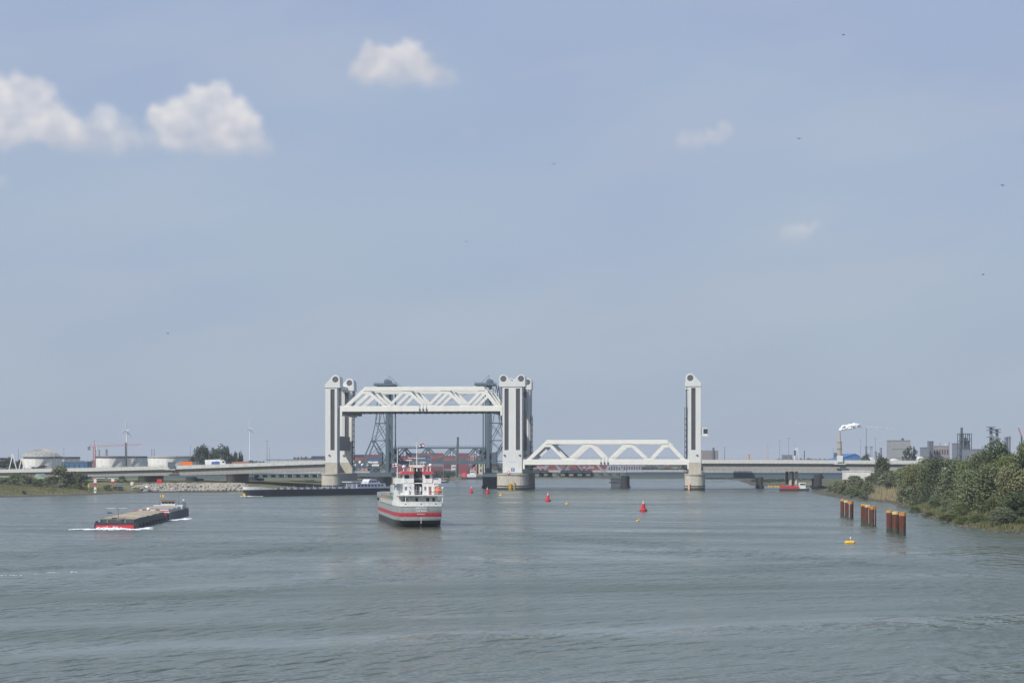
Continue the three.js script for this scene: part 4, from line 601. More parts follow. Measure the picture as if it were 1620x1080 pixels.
{
  const p0 = [-119.5, -809], p1 = [-61, -868], L = Math.hypot(p1[0] - p0[0], p1[1] - p0[1]), th = Math.atan2(-(p1[1] - p0[1]), p1[0] - p0[0]);
  const T = thing('tanker_barge', 'long dark blue tanker barge with white deckhouse passing below the bridge', 'barge', [p0[0], 0, p0[1]], th), navy = streaked([0.026, 0.028, 0.036], 0.5, 9, 4), grey = mottled([0.30, 0.32, 0.35], 0.5, 4), pale = S([0.62, 0.60, 0.66], 0.5);
  const plan = (y, g = 0) => { const p = []; for (let i = 0; i <= 14; i++) { const s = i / 14, x = s < 0.5 ? lerp(-0.2 * y, 12, s * 2) : lerp(12, L, (s - 0.5) * 2), w = (4.9 + g) * (x < 12 ? Math.sqrt(clamp((x + 0.2 * y + 0.3) / (12 + 0.2 * y + 0.3))) : 1 - 0.12 * smooth(L - 10, L, x)); p.push([x, w]); } return [...p.map(([x, w]) => [x, -w]), ...p.reverse().map(([x, w]) => [x, w])]; };
  mb().sheet([-1.5, 0, 1.2, 2.2, 3.0].map((y) => plan(y).map(([x, z]) => [x, y, z])), true).build('hull', navy, T); mb().slab(plan(3), 2.85, 3.0).build('deck', grey, T);
  { const q = plan(3, 0.05).filter(([x]) => x < 13), f = q.slice(0, q.length / 2).reverse(), e = q.slice(q.length / 2).reverse(), path = [...f, ...e]; mb().sheet([path.map(([x, z]) => [x, 3.0, z]), path.map(([x, z]) => [x - 0.15, 3.3 + 1.0 * smooth(14, 4, x), z])]).build('bow_bulwark', M.shipwhite, T); }
  mb().box(-0.75, -0.2, 0.2, 1.3, -0.6, 0.7).build('anchor_plate', M.yellow, T);
  const pipes = mb(); for (const z of [-1.5, 0, 1.5]) pipes.rod([13, 3.5, z], [L - 24, 3.5, z], 0.16); pipes.build('cargo_pipe', grey, T);
  for (let k = 0; k < 12; k++) { const x = 15 + k * 3.8; mb().box(x, x + 1.6, 3.0, 3.7, 2.2, 3.6).build('tank_hatch', grey, T); mb().rod([x + 2, 3, 3.8], [x + 2, 4.0 + 0.3 * (k % 3), 3.8], 0.08).build('vent', M.shipwhite, T); }
  railing(mb(), [[12, 3, 4.7], [L - 22, 3, 4.7]], 1, 2).build('railing', grey, T); mb().rod([6, 3, 0], [6, 5.6, 0], 0.09).box(4.4, 6.6, 3, 4.1, -1.4, 1.4).build('fore_winch', M.steelgrey, T);
  const h = mb().box(L - 21, L - 3, 3.0, 5.2, -3.9, 3.9).build('deckhouse', pale, T); for (let k = 0; k < 8; k++) mb().box(L - 20.2 + k * 2.05, L - 19 + k * 2.05, 3.9, 4.7, 3.9, 3.96).build('cabin_window', M.glass, h); const wh = mb().prism([[L - 13, 5.2], [L - 5, 5.2], [L - 6, 6.3], [L - 8, 7.2], [L - 11.6, 7.2], [L - 12.4, 6.3]], -2.4, 2.4).build('wheelhouse', pale, T); for (let k = 0; k < 4; k++) mb().box(L - 12 + k * 1.5, L - 10.9 + k * 1.5, 5.75, 6.5, 2.4, 2.46).build('wheelhouse_window', M.glass, wh);
  mb().box(L - 24, L - 14, 5.9, 6.15, -3.6, 3.6).rod([L - 23, 3, 3.3], [L - 23, 5.9, 3.3], 0.1).rod([L - 15, 5, 3.3], [L - 15, 5.9, 3.3], 0.1).build('sun_awning', M.shipwhite, T); mb().prism([[L - 8, 2.9], [L + 0.4, 2.9], [L + 0.2, 3.8], [L - 9, 3.8]], 4.0, 4.5).build('stern_bulwark', M.shipwhite, T); mb().rod([L - 9, 7.2, 0], [L - 9, 9.4, 0], 0.08).build('mast', M.steelgrey, T);
  foamHeap('barge_foam', 'small curl of foam at the dark tanker bow', [[-118.5, -806.5, 2.5, 1.2, 0.25], [-114, -804, 3, 1.4, 0.15]], 160, 0.3);
}
// buoys
{
  let first; const label = ['large red buoy with white lantern floating alone below the lowered white span', 'red buoy with grey lantern floating beside the yellow float near the double pier', 'red buoy with pale lantern between the small red buoy and a yellow float', 'plain red buoy without bright lantern floating out before the old bridge'];
  [[1018, 808.2, 1], [867, 792.5, 1], [771, 781, 0.95], [745.5, 779, 0.95]].forEach(([u, v, k], i) => {
    const d = OUT(v), at = [WX(u, d), 0, -d];
    if (i) return copyOf(first, at, i, label[i], null, [k, k, k]);
    first = thing('red_buoy', label[0], 'buoy', at, 0, 'red buoys in the channel');
    mb().lathe([[0, -0.5], [1.2, -0.5], [1.22, 0.55], [1.12, 0.66], [0.62, 0.7], [0, 0.7]]).build('float', M.red, first); mb().lathe([[0.62, 0.7], [0.58, 1.5], [0.5, 2.2], [0.42, 2.4], [0, 2.4]]).build('tower', M.red, first); mb().lathe([[0.42, 2.4], [0.4, 2.62], [0.2, 2.7], [0.16, 3.1], [0.12, 3.35], [0, 3.4]]).build('lantern', S([0.45, 0.42, 0.42], 0.4), first); { const b = mb(); for (let k = 0; k < 3; k++) { const a = k * 2.1; b.bar([0.7 * Math.cos(a), 0.7, 0.7 * Math.sin(a)], [0.5 * Math.cos(a), 2.3, 0.5 * Math.sin(a)], 0.09); } b.build('ladder_rung', M.red, first); }
  });
  let y1; const yl = ['yellow mooring float with a small white lamp near the rusty piles', 'small yellow float beside the large red buoy', 'pale yellow float beyond the red buoy with grey lantern', 'yellow float next to the double white pier'];
  [[1345, 859, 1], [1010, 824, 0.62], [897, 797.5, 0.98], [792, 783.7, 1.05]].forEach(([u, v, k], i) => {
    const d = OUT(v), at = [WX(u, d), 0, -d];
    if (i) return copyOf(y1, at, i * 0.7, yl[i], null, [k, k, k]);
    y1 = thing('yellow_float', yl[0], 'buoy', at, 0, 'yellow floats in the channel'); const g = new THREE.CapsuleGeometry(0.42, 1.15, 6, 16); g.rotateZ(Math.PI / 2); g.scale(1, 0.9, 1.3); g.translate(0, 0.12, 0); mb().geo(g).build('float', M.yellow, y1); mb().lathe([[0.2, 0.45], [0.16, 0.8], [0, 0.82]], 0.15).build('lamp_base', M.lamp, y1); mb().ball(0.15, 0.98, 0, 0.16).build('lamp', M.shipwhite, y1); mb().rod([-0.15, 0.5, 0], [-0.15, 0.72, 0], 0.08).build('mooring_eye', M.rust, y1);
  });
}
// rusty mooring piles
{
  const cap = [mottled([0.60, 0.32, 0.06], 0.85, 1.3), mottled([0.62, 0.50, 0.27], 0.85, 1.3), mottled([0.52, 0.23, 0.05], 0.85, 1.3)];
  const bay = ['outer', 'middle', 'inner'], where = ['farthest from the bushy bank corner', 'between the other two rows', 'closest to the yellow float'];
  let k = 0;
  for (const [g, pts] of [[0, [[1334.5, 816.3], [1340, 817.8], [1346, 820.3]]], [1, [[1367, 827.8], [1373.7, 829.8], [1381.5, 832]]], [2, [[1408.5, 841], [1417.5, 843.8], [1428, 847]]]]) for (const [u, v] of pts) {
    const d = OUT(v), T = thing('mooring_pile', ['rusty steel pile with orange top in the row beside the pale reeds', 'rusty steel pile in the row standing between the two other rows of piles', 'rusty steel pile with wide dark wet foot in the row by the yellow float'][g], 'pile', [WX(u, d), 0, -d], 0.4 + k * 0.3, ['three piles beside the reeds', 'three piles of the middle row', 'three piles by the yellow float'][g]);
    const shape = (r) => Array.from({ length: 12 }, (_, i) => { const a = i / 12 * 6.2832, q = r * (i % 3 ? 1 : 0.86); return [q * Math.cos(a), q * Math.sin(a)]; }), h = 4.75 + 0.1 * Math.sin(k * 5);
    mb().slab(shape(0.77), -3, h - 0.5 - 0.12 * (k % 3)).build('shaft', M.rust, T); mb().slab(shape(0.79), h - 0.5 - 0.12 * (k % 3), h).build('cap', cap[k % 3], T); mb().slab(shape(0.785), -3.1, 1.0 + 0.15 * Math.sin(k)).build('wet_band', M.algae, T);
    if (k % 3) mb().box(-0.86, -0.77, 0.2, 4.0, -0.1, 0.1).build('ladder_strip', M.galv, T);
    T.rotation.z = 0.018 * Math.sin(k * 2.7); k++;
  }
}
// small craft by the bridge
{
  const d1 = 968, W = thing('work_boat', 'low red workboat with white cabin moored beside the viaduct columns', 'boat', [WX(1257, d1), 0, -d1], 0.05);
  mb().prism([[-7.6, -0.6], [7.3, -0.6], [7.9, 1.3], [5, 1.2], [-7.8, 1.2]], -2, 2).build('hull', M.dark, W); mb().box(-7.4, 2.2, 1.2, 2.4, -1.9, 1.9).build('deck_load', M.red, W); for (let k = 0; k < 4; k++) mb().box(-6.8 + k * 2.2, -5.6 + k * 2.2, 2.4, 3.1 + 0.4 * (k % 2), -1.2, 1.4).build('crate', [M.red, M.steelgrey][k % 2], W); const cb = mb().box(2.6, 5.8, 1.2, 4.4, -1.6, 1.6).build('cabin', M.shipwhite, W); mb().box(2.8, 5.6, 3.1, 3.9, 1.6, 1.66).build('cabin_window', M.glass, cb); mb().rod([4, 4.4, 0], [4, 6.4, 0], 0.07).build('mast', M.lamp, W);
  for (const [u, v, l] of [[1219, 770, 'flat yellow pontoon floating beside the dark slim pier'], [1229, 770, 'flat yellow pontoon floating beside the red workboat']]) { const d = OUT(v), T = thing('yellow_pontoon', l, 'pontoon', [WX(u, d), 0, -d]); mb().box(-1.6, 1.6, -0.3, 0.5, -1, 1).build('deck', M.yellow, T); mb().box(-1.2, -0.9, 0.5, 1.1, -0.2, 0.2).box(0.7, 1.1, 0.5, 0.9, -0.2, 0.2).build('fitting', M.yellow, T); }
  const d2 = 1360, Y = thing('sailing_yacht', 'small white sailing yacht with bare mast beyond the cargo ship', 'yacht', [WX(701.5, d2), 0, -d2], 0.3); mb().prism([[-3.6, -0.3], [3.2, -0.3], [4.2, 1.1], [-3.8, 1.0]], -1.1, 1.1, 0.1).build('hull', M.dark, Y); mb().box(-2.4, 1.6, 1, 1.7, -0.8, 0.8).build('cabin', M.shipwhite, Y); mb().rod([0, 1, 0], [0, 14, 0], 0.09).rod([-0.1, 2.2, 0], [-3.6, 2.3, 0], 0.08).build('mast', M.galv, Y);
  const d3 = 1640, G = thing('tug', 'dark tug with white wheelhouse lying off the far quay', 'tug', [WX(746, d3), 0, -d3], 0.1); mb().prism([[-9, -0.6], [9, -0.6], [10.6, 3.2], [7, 2.2], [-9.4, 2.0]], -3.4, 3.4).build('hull', M.dark, G); mb().box(-4, 4, 2.1, 5, -2.6, 2.6).build('deckhouse', M.shipwhite, G); const w = mb().box(-1.4, 2.6, 5, 8, -2, 2).build('wheelhouse', M.shipwhite, G); mb().box(-1.2, 2.4, 6.3, 7.3, 2, 2.05).build('window', M.glass, w); mb().rod([0, 8, 0], [0, 12.5, 0], 0.12).build('mast', M.lamp, G); mb().box(-3.6, -2.4, 5, 7.6, -1, 1).build('funnel', M.dark, G);
  const B = thing('mooring_barge', 'dark barge hull lying beside the tug at the far quay', 'barge', [WX(770, d3), 0, -d3 - 6], 0); mb().prism([[-9.5, -0.6], [14, -0.6], [14.6, 2.6], [-10, 2.6]], -4, 4).build('hull', M.slated, B); mb().box(-8, 8, 2.6, 4.6, -3, 3).build('deckhouse', M.steelgrey, B);
}
// ------------------------------------------------------------------ vegetation
const leafM = { willow: S([0.125, 0.142, 0.060], 0.7), sage: S([0.150, 0.165, 0.088], 0.7), dark: S([0.070, 0.088, 0.036], 0.7), olive: S([0.125, 0.136, 0.042], 0.7), fresh: S([0.095, 0.122, 0.032], 0.7), deep: S([0.042, 0.060, 0.032], 0.75), far: S([0.055, 0.072, 0.046], 0.8) };
for (const t of ['willow', 'sage', 'dark', 'olive']) [[1.12, 1.04, 0.85], [0.85, 0.92, 0.9], [0.98, 1.1, 0.95]].forEach((k, i) => { leafM[t + i] = leafM[t].clone(); leafM[t + i].color.setRGB(leafM[t].color.r * k[0], leafM[t].color.g * k[1], leafM[t].color.b * k[2]); });
const bark = S([0.10, 0.085, 0.065], 0.9);
function leafCrown(shape, clumps, per, leaf) {              // unit crown: 1 wide, 1 high; clumps of small leaf faces through the volume
  const p = [], nrm = [], put = (c, dir, s) => {
    const a = V(rr(-1, 1), rr(-1, 1), rr(-1, 1)).normalize(), t = dir.clone().multiplyScalar(0.7).add(a).normalize(), u = t.clone().cross(V(0.31, 0.9, 0.2)).normalize(), w = t.clone().cross(u), k = rr(0.5, 0.9);
    const q = [[-s, -s * k], [s, -s * k * 0.6], [s * 0.8, s * k], [-s * 0.7, s * k * 0.8]].map(([x, y]) => c.clone().addScaledVector(u, x).addScaledVector(w, y));
    for (const i of [0, 1, 2, 0, 2, 3]) { p.push(q[i].x, q[i].y, q[i].z); nrm.push(t.x, t.y, t.z); }
  };
  for (let k = 0; k < clumps; k++) {
    const { c, r, squash } = shape(k / clumps);
    for (let i = 0; i < per; i++) { const d = V(rr(-1, 1), rr(-1, 1), rr(-1, 1)); if (d.length() > 1) d.normalize(); const rad = 0.35 + 0.65 * Math.sqrt(rnd()); d.normalize(); put(c.clone().add(d.clone().multiply(V(1, squash, 1)).multiplyScalar(r * rad * rr(0.85, 1.18))), d.clone().add(V(0, 0.25, 0)), leaf * rr(0.6, 1.3)); }
  }
  const g = new THREE.BufferGeometry(); g.setAttribute('position', new THREE.Float32BufferAttribute(p, 3)); g.setAttribute('normal', new THREE.Float32BufferAttribute(nrm, 3)); return g;
}
const dome = (low) => (f) => { const a = f * 60.3, y = Math.pow(rnd(), 0.8), ring = Math.sqrt(Math.max(0, 1 - (y * 0.92) ** 2)) * rr(0.55, 1); return { c: V(Math.cos(a) * ring * 0.36, low + y * (0.86 - low), Math.sin(a) * ring * 0.36), r: rr(0.11, 0.185), squash: rr(0.7, 1) }; };
const spire = (f) => { const y = 0.08 + 0.86 * f, w = 0.36 * Math.pow(Math.sin(Math.PI * clamp(0.12 + y * 0.86)), 0.6) * rr(0.3, 1), a = rnd() * 6.28; return { c: V(Math.cos(a) * w, y, Math.sin(a) * w), r: rr(0.08, 0.14), squash: rr(0.5, 0.9) }; };
const crowns = { near: [0, 1, 2, 3].map(() => leafCrown(dome(0.02), 58, 110, 0.0165)), mid: [0, 1, 2].map(() => leafCrown(dome(0.05), 26, 70, 0.028)), tree: [0, 1, 2].map(() => leafCrown(dome(0.26), 42, 90, 0.021)), spire: [0, 1, 2].map(() => leafCrown(spire, 34, 60, 0.024)), far: [0, 1].map(() => leafCrown(dome(0.02), 18, 30, 0.045)) };
const wood = (() => { const b = mb().rod([0, -0.03, 0], [0, 0.42, 0], 0.034, 0.02, 7); for (let k = 0; k < 5; k++) { const a = k * 2.4; b.rod([0, 0.22 + 0.04 * k, 0], [0.2 * Math.cos(a), 0.5 + 0.05 * k, 0.2 * Math.sin(a)], 0.014, 0.006, 5); } return mergeGeometries(b.g); })();
let vary = 0;
function plant(name, label, category, [x, y, z], w, h, kind, tone, group) {
  const T = thing(name, label, category, [x, y, z], rr(0, 6.28), group), list = crowns[kind], c = new THREE.Mesh(list[vary++ % list.length], (rnd() < 0.7 && leafM[tone + Math.floor(rnd() * 3)]) || leafM[tone]), t = new THREE.Mesh(wood, bark);
  c.name = 'crown'; t.name = 'trunk'; c.castShadow = c.receiveShadow = t.castShadow = t.receiveShadow = true; c.scale.set(w, h, w * rr(0.85, 1.15)); t.scale.set(Math.min(w, h * 0.7), h, Math.min(w, h * 0.7)); T.add(c, t); return T;
}
const grow = (name, label, cat, u, vtop, d, wpx, kind, tone, group, ground) => { const x = WX(u, d), y = (ground ?? Math.max(0.3, groundAt(x, -d))) - 0.2, top = HY(vtop, d); return plant(name, label, cat, [x, y, -d], wpx * d / LENS, Math.max(1.5, top - y), kind, tone, group); };
{
  // trees and bushes of the bushy bank: the outline first
  const edge = [[1310, 764], [1335, 757], [1352, 751], [1372, 756], [1384, 740], [1410, 742], [1424, 736], [1450, 731], [1470, 722], [1500, 722], [1520, 722], [1540, 724], [1565, 708], [1600, 712], [1640, 706]];
  grow('round_tree', 'dense dark green tree rising above the viaduct parapet', 'tree', 1396, 719, 800, 34, 'tree', 'dark');
  grow('tall_tree', 'tall dark tree with rounded top before the distant refinery column', 'tree', 1576, 688, 480, 66, 'near', 'dark');
  grow('tall_tree', 'tall tree at the high end of the bushy bank beside the red jib', 'tree', 1622, 690, 450, 70, 'near', 'willow');
  grow('tall_tree', 'lower leafy tree leaning beside the tallest dark tree', 'tree', 1552, 708, 500, 50, 'near', 'dark');
  const kinds = [['willow_bush', 'rounded grey-green willow bush crowded on the bushy bank', 'sage', 'grey-green willow bushes on the bushy bank'], ['willow_bush', 'olive green willow bush crowded on the bushy bank', 'willow', 'olive willow bushes on the bushy bank'], ['thorn_bush', 'dark green thorn bush wedged among the willows of the bushy bank', 'dark', 'dark bushes on the bushy bank'], ['willow_bush', 'yellowish green bush among the willows of the bushy bank', 'olive', 'yellowish bushes on the bushy bank']];
  const spots = [];
  for (let tries = 0; tries < 6000 && spots.length < 150; tries++) {
    const d = rr(372, 930), x = rr(100, 250), u = 810 + x * LENS / d; if (u > 1660 || u < 1312) continue;
    const s = toShore(x, -d); if (s < 5 || s > 75) continue;
    if (u > 1374 && u < 1436 && s < 15 && d > 600) continue;                       // the reeds
    const gap = d < 560 ? 6.0 : 8.2; if (spots.some((p) => Math.hypot(p[0] - x, p[1] - d) < gap)) continue;
    const y = groundAt(x, -d), top = HY(track(edge, u) + rr(0, 8), d), h = Math.min(top - y, lerp(4.5, 12.5, smooth(5, 34, s)) * rr(0.85, 1.15)); if (h < 2.6) continue;
    spots.push([x, d, s, h, y]);
  }
  for (const [x, d, s, h, y] of spots) {
    const k = kinds[rnd() < 0.42 ? 0 : rnd() < 0.5 ? 1 : rnd() < 0.62 ? 2 : 3];
    plant(k[0], k[1], 'bush', [x, y - 0.25, -d], h * rr(1.25, 1.75), h, d < 620 ? 'near' : 'mid', k[2], k[3]);
  }
  for (const [u, v, d, w] of [[1326, 760, 838, 24], [1338, 757, 812, 28], [1350, 753, 800, 30], [1362, 756, 775, 28], [1374, 760, 745, 26], [1332, 768, 815, 20], [1346, 768, 790, 22], [1358, 772, 765, 20], [1369, 776, 742, 18], [1440, 770, 610, 30], [1428, 765, 640, 26]]) grow('willow_bush', 'rounded willow bush overhanging the water beside the reeds', 'bush', u, v, d, w, 'mid', d % 2 ? 'willow' : 'sage', 'willow bushes beside the reeds');
  // taller willows that carry the skyline
  for (const [u, v, d, w, t] of [[1442, 733, 700, 44, 'willow'], [1466, 727, 620, 46, 'willow'], [1482, 719, 590, 54, 'dark'], [1505, 722, 560, 62, 'sage'], [1530, 723, 540, 60, 'willow'], [1548, 718, 520, 56, 'olive'], [1598, 714, 470, 70, 'olive'], [1630, 712, 450, 70, 'sage'], [1570, 726, 455, 76, 'willow'], [1606, 732, 435, 80, 'sage'], [1540, 738, 480, 70, 'sage'], [1352, 751, 870, 34, 'willow'], [1410, 744, 800, 30, 'sage'], [1426, 741, 760, 34, 'willow']]) grow('tall_willow', 'tall willow with loose top carrying the outline of the bushy bank', 'tree', u, v, d, w, 'near', t, 'tall willows along the bushy bank');
  // low fresh growth by the water
  for (const [u, v, d, w] of [[1500, 812, 455, 36], [1525, 817, 436, 34], [1548, 812, 425, 40], [1575, 816, 418, 42], [1602, 818, 408, 40], [1470, 812, 495, 22], [1448, 800, 545, 24], [1620, 822, 400, 36]]) grow('low_shrub', 'low fresh green shrub at the foot of the bushy bank', 'shrub', u, v, d, w, 'near', 'fresh', 'fresh green shrubs at the foot of the bushy bank');
  for (const [u, v, d, w] of [[1325, 772, 860, 24], [1340, 776, 800, 24], [1317, 775, 885, 18], [1352, 779, 765, 22], [1366, 783, 725, 22], [1322, 768, 900, 26], [1336, 770, 840, 26], [1302, 768, 1000, 20], [1292, 770, 1040, 18]]) grow('low_shrub', 'low grey-green shrub at the tip of the bushy bank', 'shrub', u, v, d, w, 'mid', 'willow', 'shrubs at the tip of the bushy bank');
  // blades: reeds and bank grass
  const blades = (name, label, cat, pts, m) => { const p = []; for (const [x, y, z, h, w] of pts) { const a = rnd() * 6.28, lx = rr(-0.25, 0.25) * h, lz = rr(-0.25, 0.25) * h, cx = Math.cos(a) * w, cz = Math.sin(a) * w; p.push(x - cx, y, z - cz, x + cx, y, z + cz, x + lx, y + h, z + lz); } const g = new THREE.BufferGeometry(); g.setAttribute('position', new THREE.Float32BufferAttribute(p, 3)); g.computeVertexNormals(); const o = new THREE.Mesh(g, m); o.castShadow = o.receiveShadow = true; o.name = numbered(name); o.userData = { kind: 'stuff', label, category: cat }; scene.add(o); };
  const reeds = []; while (reeds.length < 5200) { const d = rr(600, 765), x = rr(138, 158), u = 810 + x * LENS / d, s = toShore(x, -d); if (u > 1374 && u < 1434 && s > 3.5 && s < 15) { const k = n2(x * 0.22, d * 0.22) + 0.6 * n2(x * 0.7, d * 0.7); if (k > -0.55 + 0.9 * smooth(1424, 1434, u) + 0.7 * smooth(1384, 1374, u)) reeds.push([x, groundAt(x, -d) - 0.1, -d, (0.7 + 2.3 * rnd() * rnd() + 0.6 * rnd()) * (1 + 0.55 * n2(x * 0.12 + 3, d * 0.09)) * (1 + 0.3 * k), rr(0.06, 0.15)]); } } blades('reed_bed', 'pale straw-coloured reeds on the bushy bank', 'reeds', reeds, S([0.30, 0.25, 0.14], 0.9));
  const g1 = [], g2 = []; while (g1.length < 15000) { const d = rr(372, 640), x = rr(100, 165), s = toShore(x, -d); if (s > 1.6 && s < 13) (rnd() < 0.7 ? g1 : g2).push([x, groundAt(x, -d) - 0.05, -d, rr(0.35, 1.1), rr(0.05, 0.14)]); }
  blades('bank_grass', 'rough green grass along the foot of the bushy bank', 'grass', g1, S([0.085, 0.105, 0.035], 0.9)); blades('dry_grass', 'dry yellow grass scattered along the bushy bank', 'grass', g2, S([0.19, 0.165, 0.075], 0.9));
  const lg = []; while (lg.length < 16000) { const d = rr(780, 930), x = -rr(170, 262), s = toShore(x, -d); if (s > 10 && s < 70) lg.push([x, groundAt(x, -d) - 0.05, -d, rr(0.2, 0.7), rr(0.06, 0.16)]); } blades('meadow_grass', 'rough grass on the meadow bank before the sloping viaduct', 'grass', lg, S([0.125, 0.122, 0.042], 0.9));
  // stones on the banks
  const heap = (name, label, pts, tones) => { const gs = [0, 1, 2].map(() => { const g = new THREE.IcosahedronGeometry(1, 0), p = g.attributes.position; const s = new Map(); for (let i = 0; i < p.count; i++) { const k = [p.getX(i), p.getY(i), p.getZ(i)].map((v) => v.toFixed(3)).join(); if (!s.has(k)) s.set(k, rr(0.7, 1.2)); const f = s.get(k); p.setXYZ(i, p.getX(i) * f, p.getY(i) * f * 0.75, p.getZ(i) * f); } g.computeVertexNormals(); return g; }); const b = []; for (const [x, y, z, r] of pts) b.push(metric(gs[Math.floor(rnd() * 3)].clone().rotateY(rnd() * 6).scale(r, r, r).translate(x, y, z))); const o = new THREE.Mesh(mergeGeometries(b), tones); o.castShadow = o.receiveShadow = true; o.name = numbered(name); o.userData = { kind: 'stuff', label, category: 'stones' }; scene.add(o); };
  const r1 = []; while (r1.length < 900) { const d = rr(372, 900), x = rr(98, 160), s = toShore(x, -d); if (s > -1 && s < 3.2) r1.push([x, groundAt(x, -d), -d, rr(0.12, 0.5)]); } heap('bank_stones', 'dark stones along the waterline of the bushy bank', r1, mottled([0.13, 0.115, 0.085], 0.95, 2));
  const r2 = []; while (r2.length < 1300) { const x = -rr(136, 192), d = rr(915, 962), s = toShore(x, -d); if (s > -0.6 && s < 8) r2.push([x, groundAt(x, -d) + 0.35, -d, rr(0.5, 1.3)]); } heap('quay_stones', 'pale rubble stones heaped before the viaduct pier', r2, mottled([0.40, 0.37, 0.31], 0.95, 3));
}
{
  // meadow side
  for (const [u, v, d, w, t, l] of [[22, 748, 900, 34, 'willow', 'grey-green bush covering the low end of the sloping viaduct'], [42, 748, 895, 40, 'willow', 'broad bush before the green shed'], [60, 756, 890, 30, 'fresh', 'low green bush under the green shed roof'], [94, 734.5, 890, 40, 'willow', 'tall round bush rising above the viaduct parapet'], [112, 744, 895, 34, 'willow', 'bush leaning on the tall round bush'], [128, 746, 890, 30, 'dark', 'dark bush at the end of the meadow hedge'], [78, 752, 885, 34, 'sage', 'grey-green bush at the foot of the tall round bush'], [37, 775.5, 818, 10, 'dark', 'single dark bush alone on the meadow bank'], [170, 766, 905, 22, 'willow', 'low bush beside the blue and white board'], [186, 768, 915, 26, 'willow', 'low bush on the bank beside the river sign'], [215, 768, 925, 20, 'dark', 'low dark bush beside the yellow marker'], [240, 770, 940, 26, 'willow', 'low bush at the end of the pale rubble'], [192, 752, 985, 20, 'willow', 'slender bush under the sloping viaduct'], [5, 757, 905, 24, 'dark', 'dark bush at the low end of the viaduct']]) grow('meadow_bush', l, 'bush', u, v, d, w, 'mid', t);
  for (const [u, v, d, w, t, l] of [[319, 702, 1220, 32, 'deep', 'broad dark poplar clump standing beside the white tank'], [338, 706, 1235, 18, 'deep', 'dark poplar filling the gap behind the two broad clumps'], [352, 703, 1220, 34, 'deep', 'broad dark poplar clump behind the white lorry'], [304, 719, 1230, 14, 'deep', 'short dark tree at the edge of the white tank'], [372, 712, 1240, 10, 'deep', 'slim dark poplar next to the broad clump'], [380, 713, 1245, 11, 'deep', 'slim dark poplar standing last in the row'], [363, 716, 1230, 14, 'deep', 'low dark tree between broad clump and slim poplars']]) { grow('poplar_tree', l, 'tree', u, v, d, w * 1.25, 'tree', t, null, 3); }
  for (const [u, v, d, w, l] of [[10, 722, 1120, 40, 'large dark tree behind the white trestles'], [28, 726, 1130, 24, 'dark tree beside the lower white trestle'], [62, 734, 1150, 40, 'dark hedge tree before the domed tank']]) grow('dark_tree', l, 'tree', u, v, d, w, 'mid', 'deep', null, 4);
  for (const [u, v, d, w, l] of [[1440, 704, 1180, 16, 'tall dark poplar before the big grey hall'], [1448, 706, 1185, 15, 'second dark poplar before the big grey hall'], [1432, 710, 1180, 11, 'shorter dark poplar at the corner of the big grey hall'], [1370, 716, 1200, 22, 'dark round tree beside the blue roof'], [1534, 722, 900, 18, 'dark tree below the steel refinery frame']]) grow('poplar_tree', l, 'tree', u, v, d, w * 1.2, u > 1430 && u < 1450 ? 'spire' : 'mid', 'deep', null, 4);
  // far shore green, read as one strip of scrub each
  const scrub = (name, label, pts) => { const b = []; for (const [u, v, d, w, h] of pts) { const g = crowns.far[Math.floor(rnd() * 2)].clone(), y = 1.8; g.scale(w * d / LENS * 1.3, Math.max(2, HY(v, d) - y), w * d / LENS).rotateY(rnd() * 6).translate(WX(u, d), y, -d); b.push(g); } const o = new THREE.Mesh(mergeGeometries(b), leafM.far); o.castShadow = true; o.name = numbered(name); o.userData = { kind: 'stuff', label, category: 'scrub' }; scene.add(o); };
  const row = (u0, u1, v, d, w, h, n) => Array.from({ length: n }, (_, i) => [lerp(u0, u1, (i + rr(0.2, 0.8)) / n), v + rr(-1, 1), d + rr(-30, 30), w * rr(0.7, 1.3), h * rr(0.7, 1.3)]);
  scrub('far_scrub', 'green scrub along the far shore below the old lift span', [...row(688, 716, 744, 1590, 12, 14, 14), ...row(660, 690, 744, 1560, 12, 14, 12)]);
  scrub('far_scrub', 'green scrub along the distant shore beyond the level viaduct', [...row(1116, 1200, 755.5, 1500, 10, 5, 24), ...row(1190, 1300, 757, 1240, 9, 6, 40)]);
  scrub('far_scrub', 'green scrub on the bank beneath the old girder spans', [...row(385, 515, 759, 1150, 10, 9, 26), ...row(540, 600, 758, 1150, 10, 10, 12)]);
  scrub('far_woods', 'low line of distant trees on the horizon', [...row(466, 500, 721, 2400, 9, 10, 12), ...row(1225, 1320, 724, 2300, 9, 8, 26), ...row(1320, 1420, 725, 2300, 9, 8, 24), ...row(400, 460, 727.5, 2500, 8, 5, 16), ...row(1120, 1225, 727.5, 2500, 9, 3, 26), ...row(1450, 1640, 724, 2400, 9, 6, 44), ...row(-20, 300, 727, 2500, 10, 5, 70), ...row(600, 1090, 731, 2600, 10, 3, 100), ...row(1016, 1090, 738.5, 1870, 6, 3, 26)]);
}
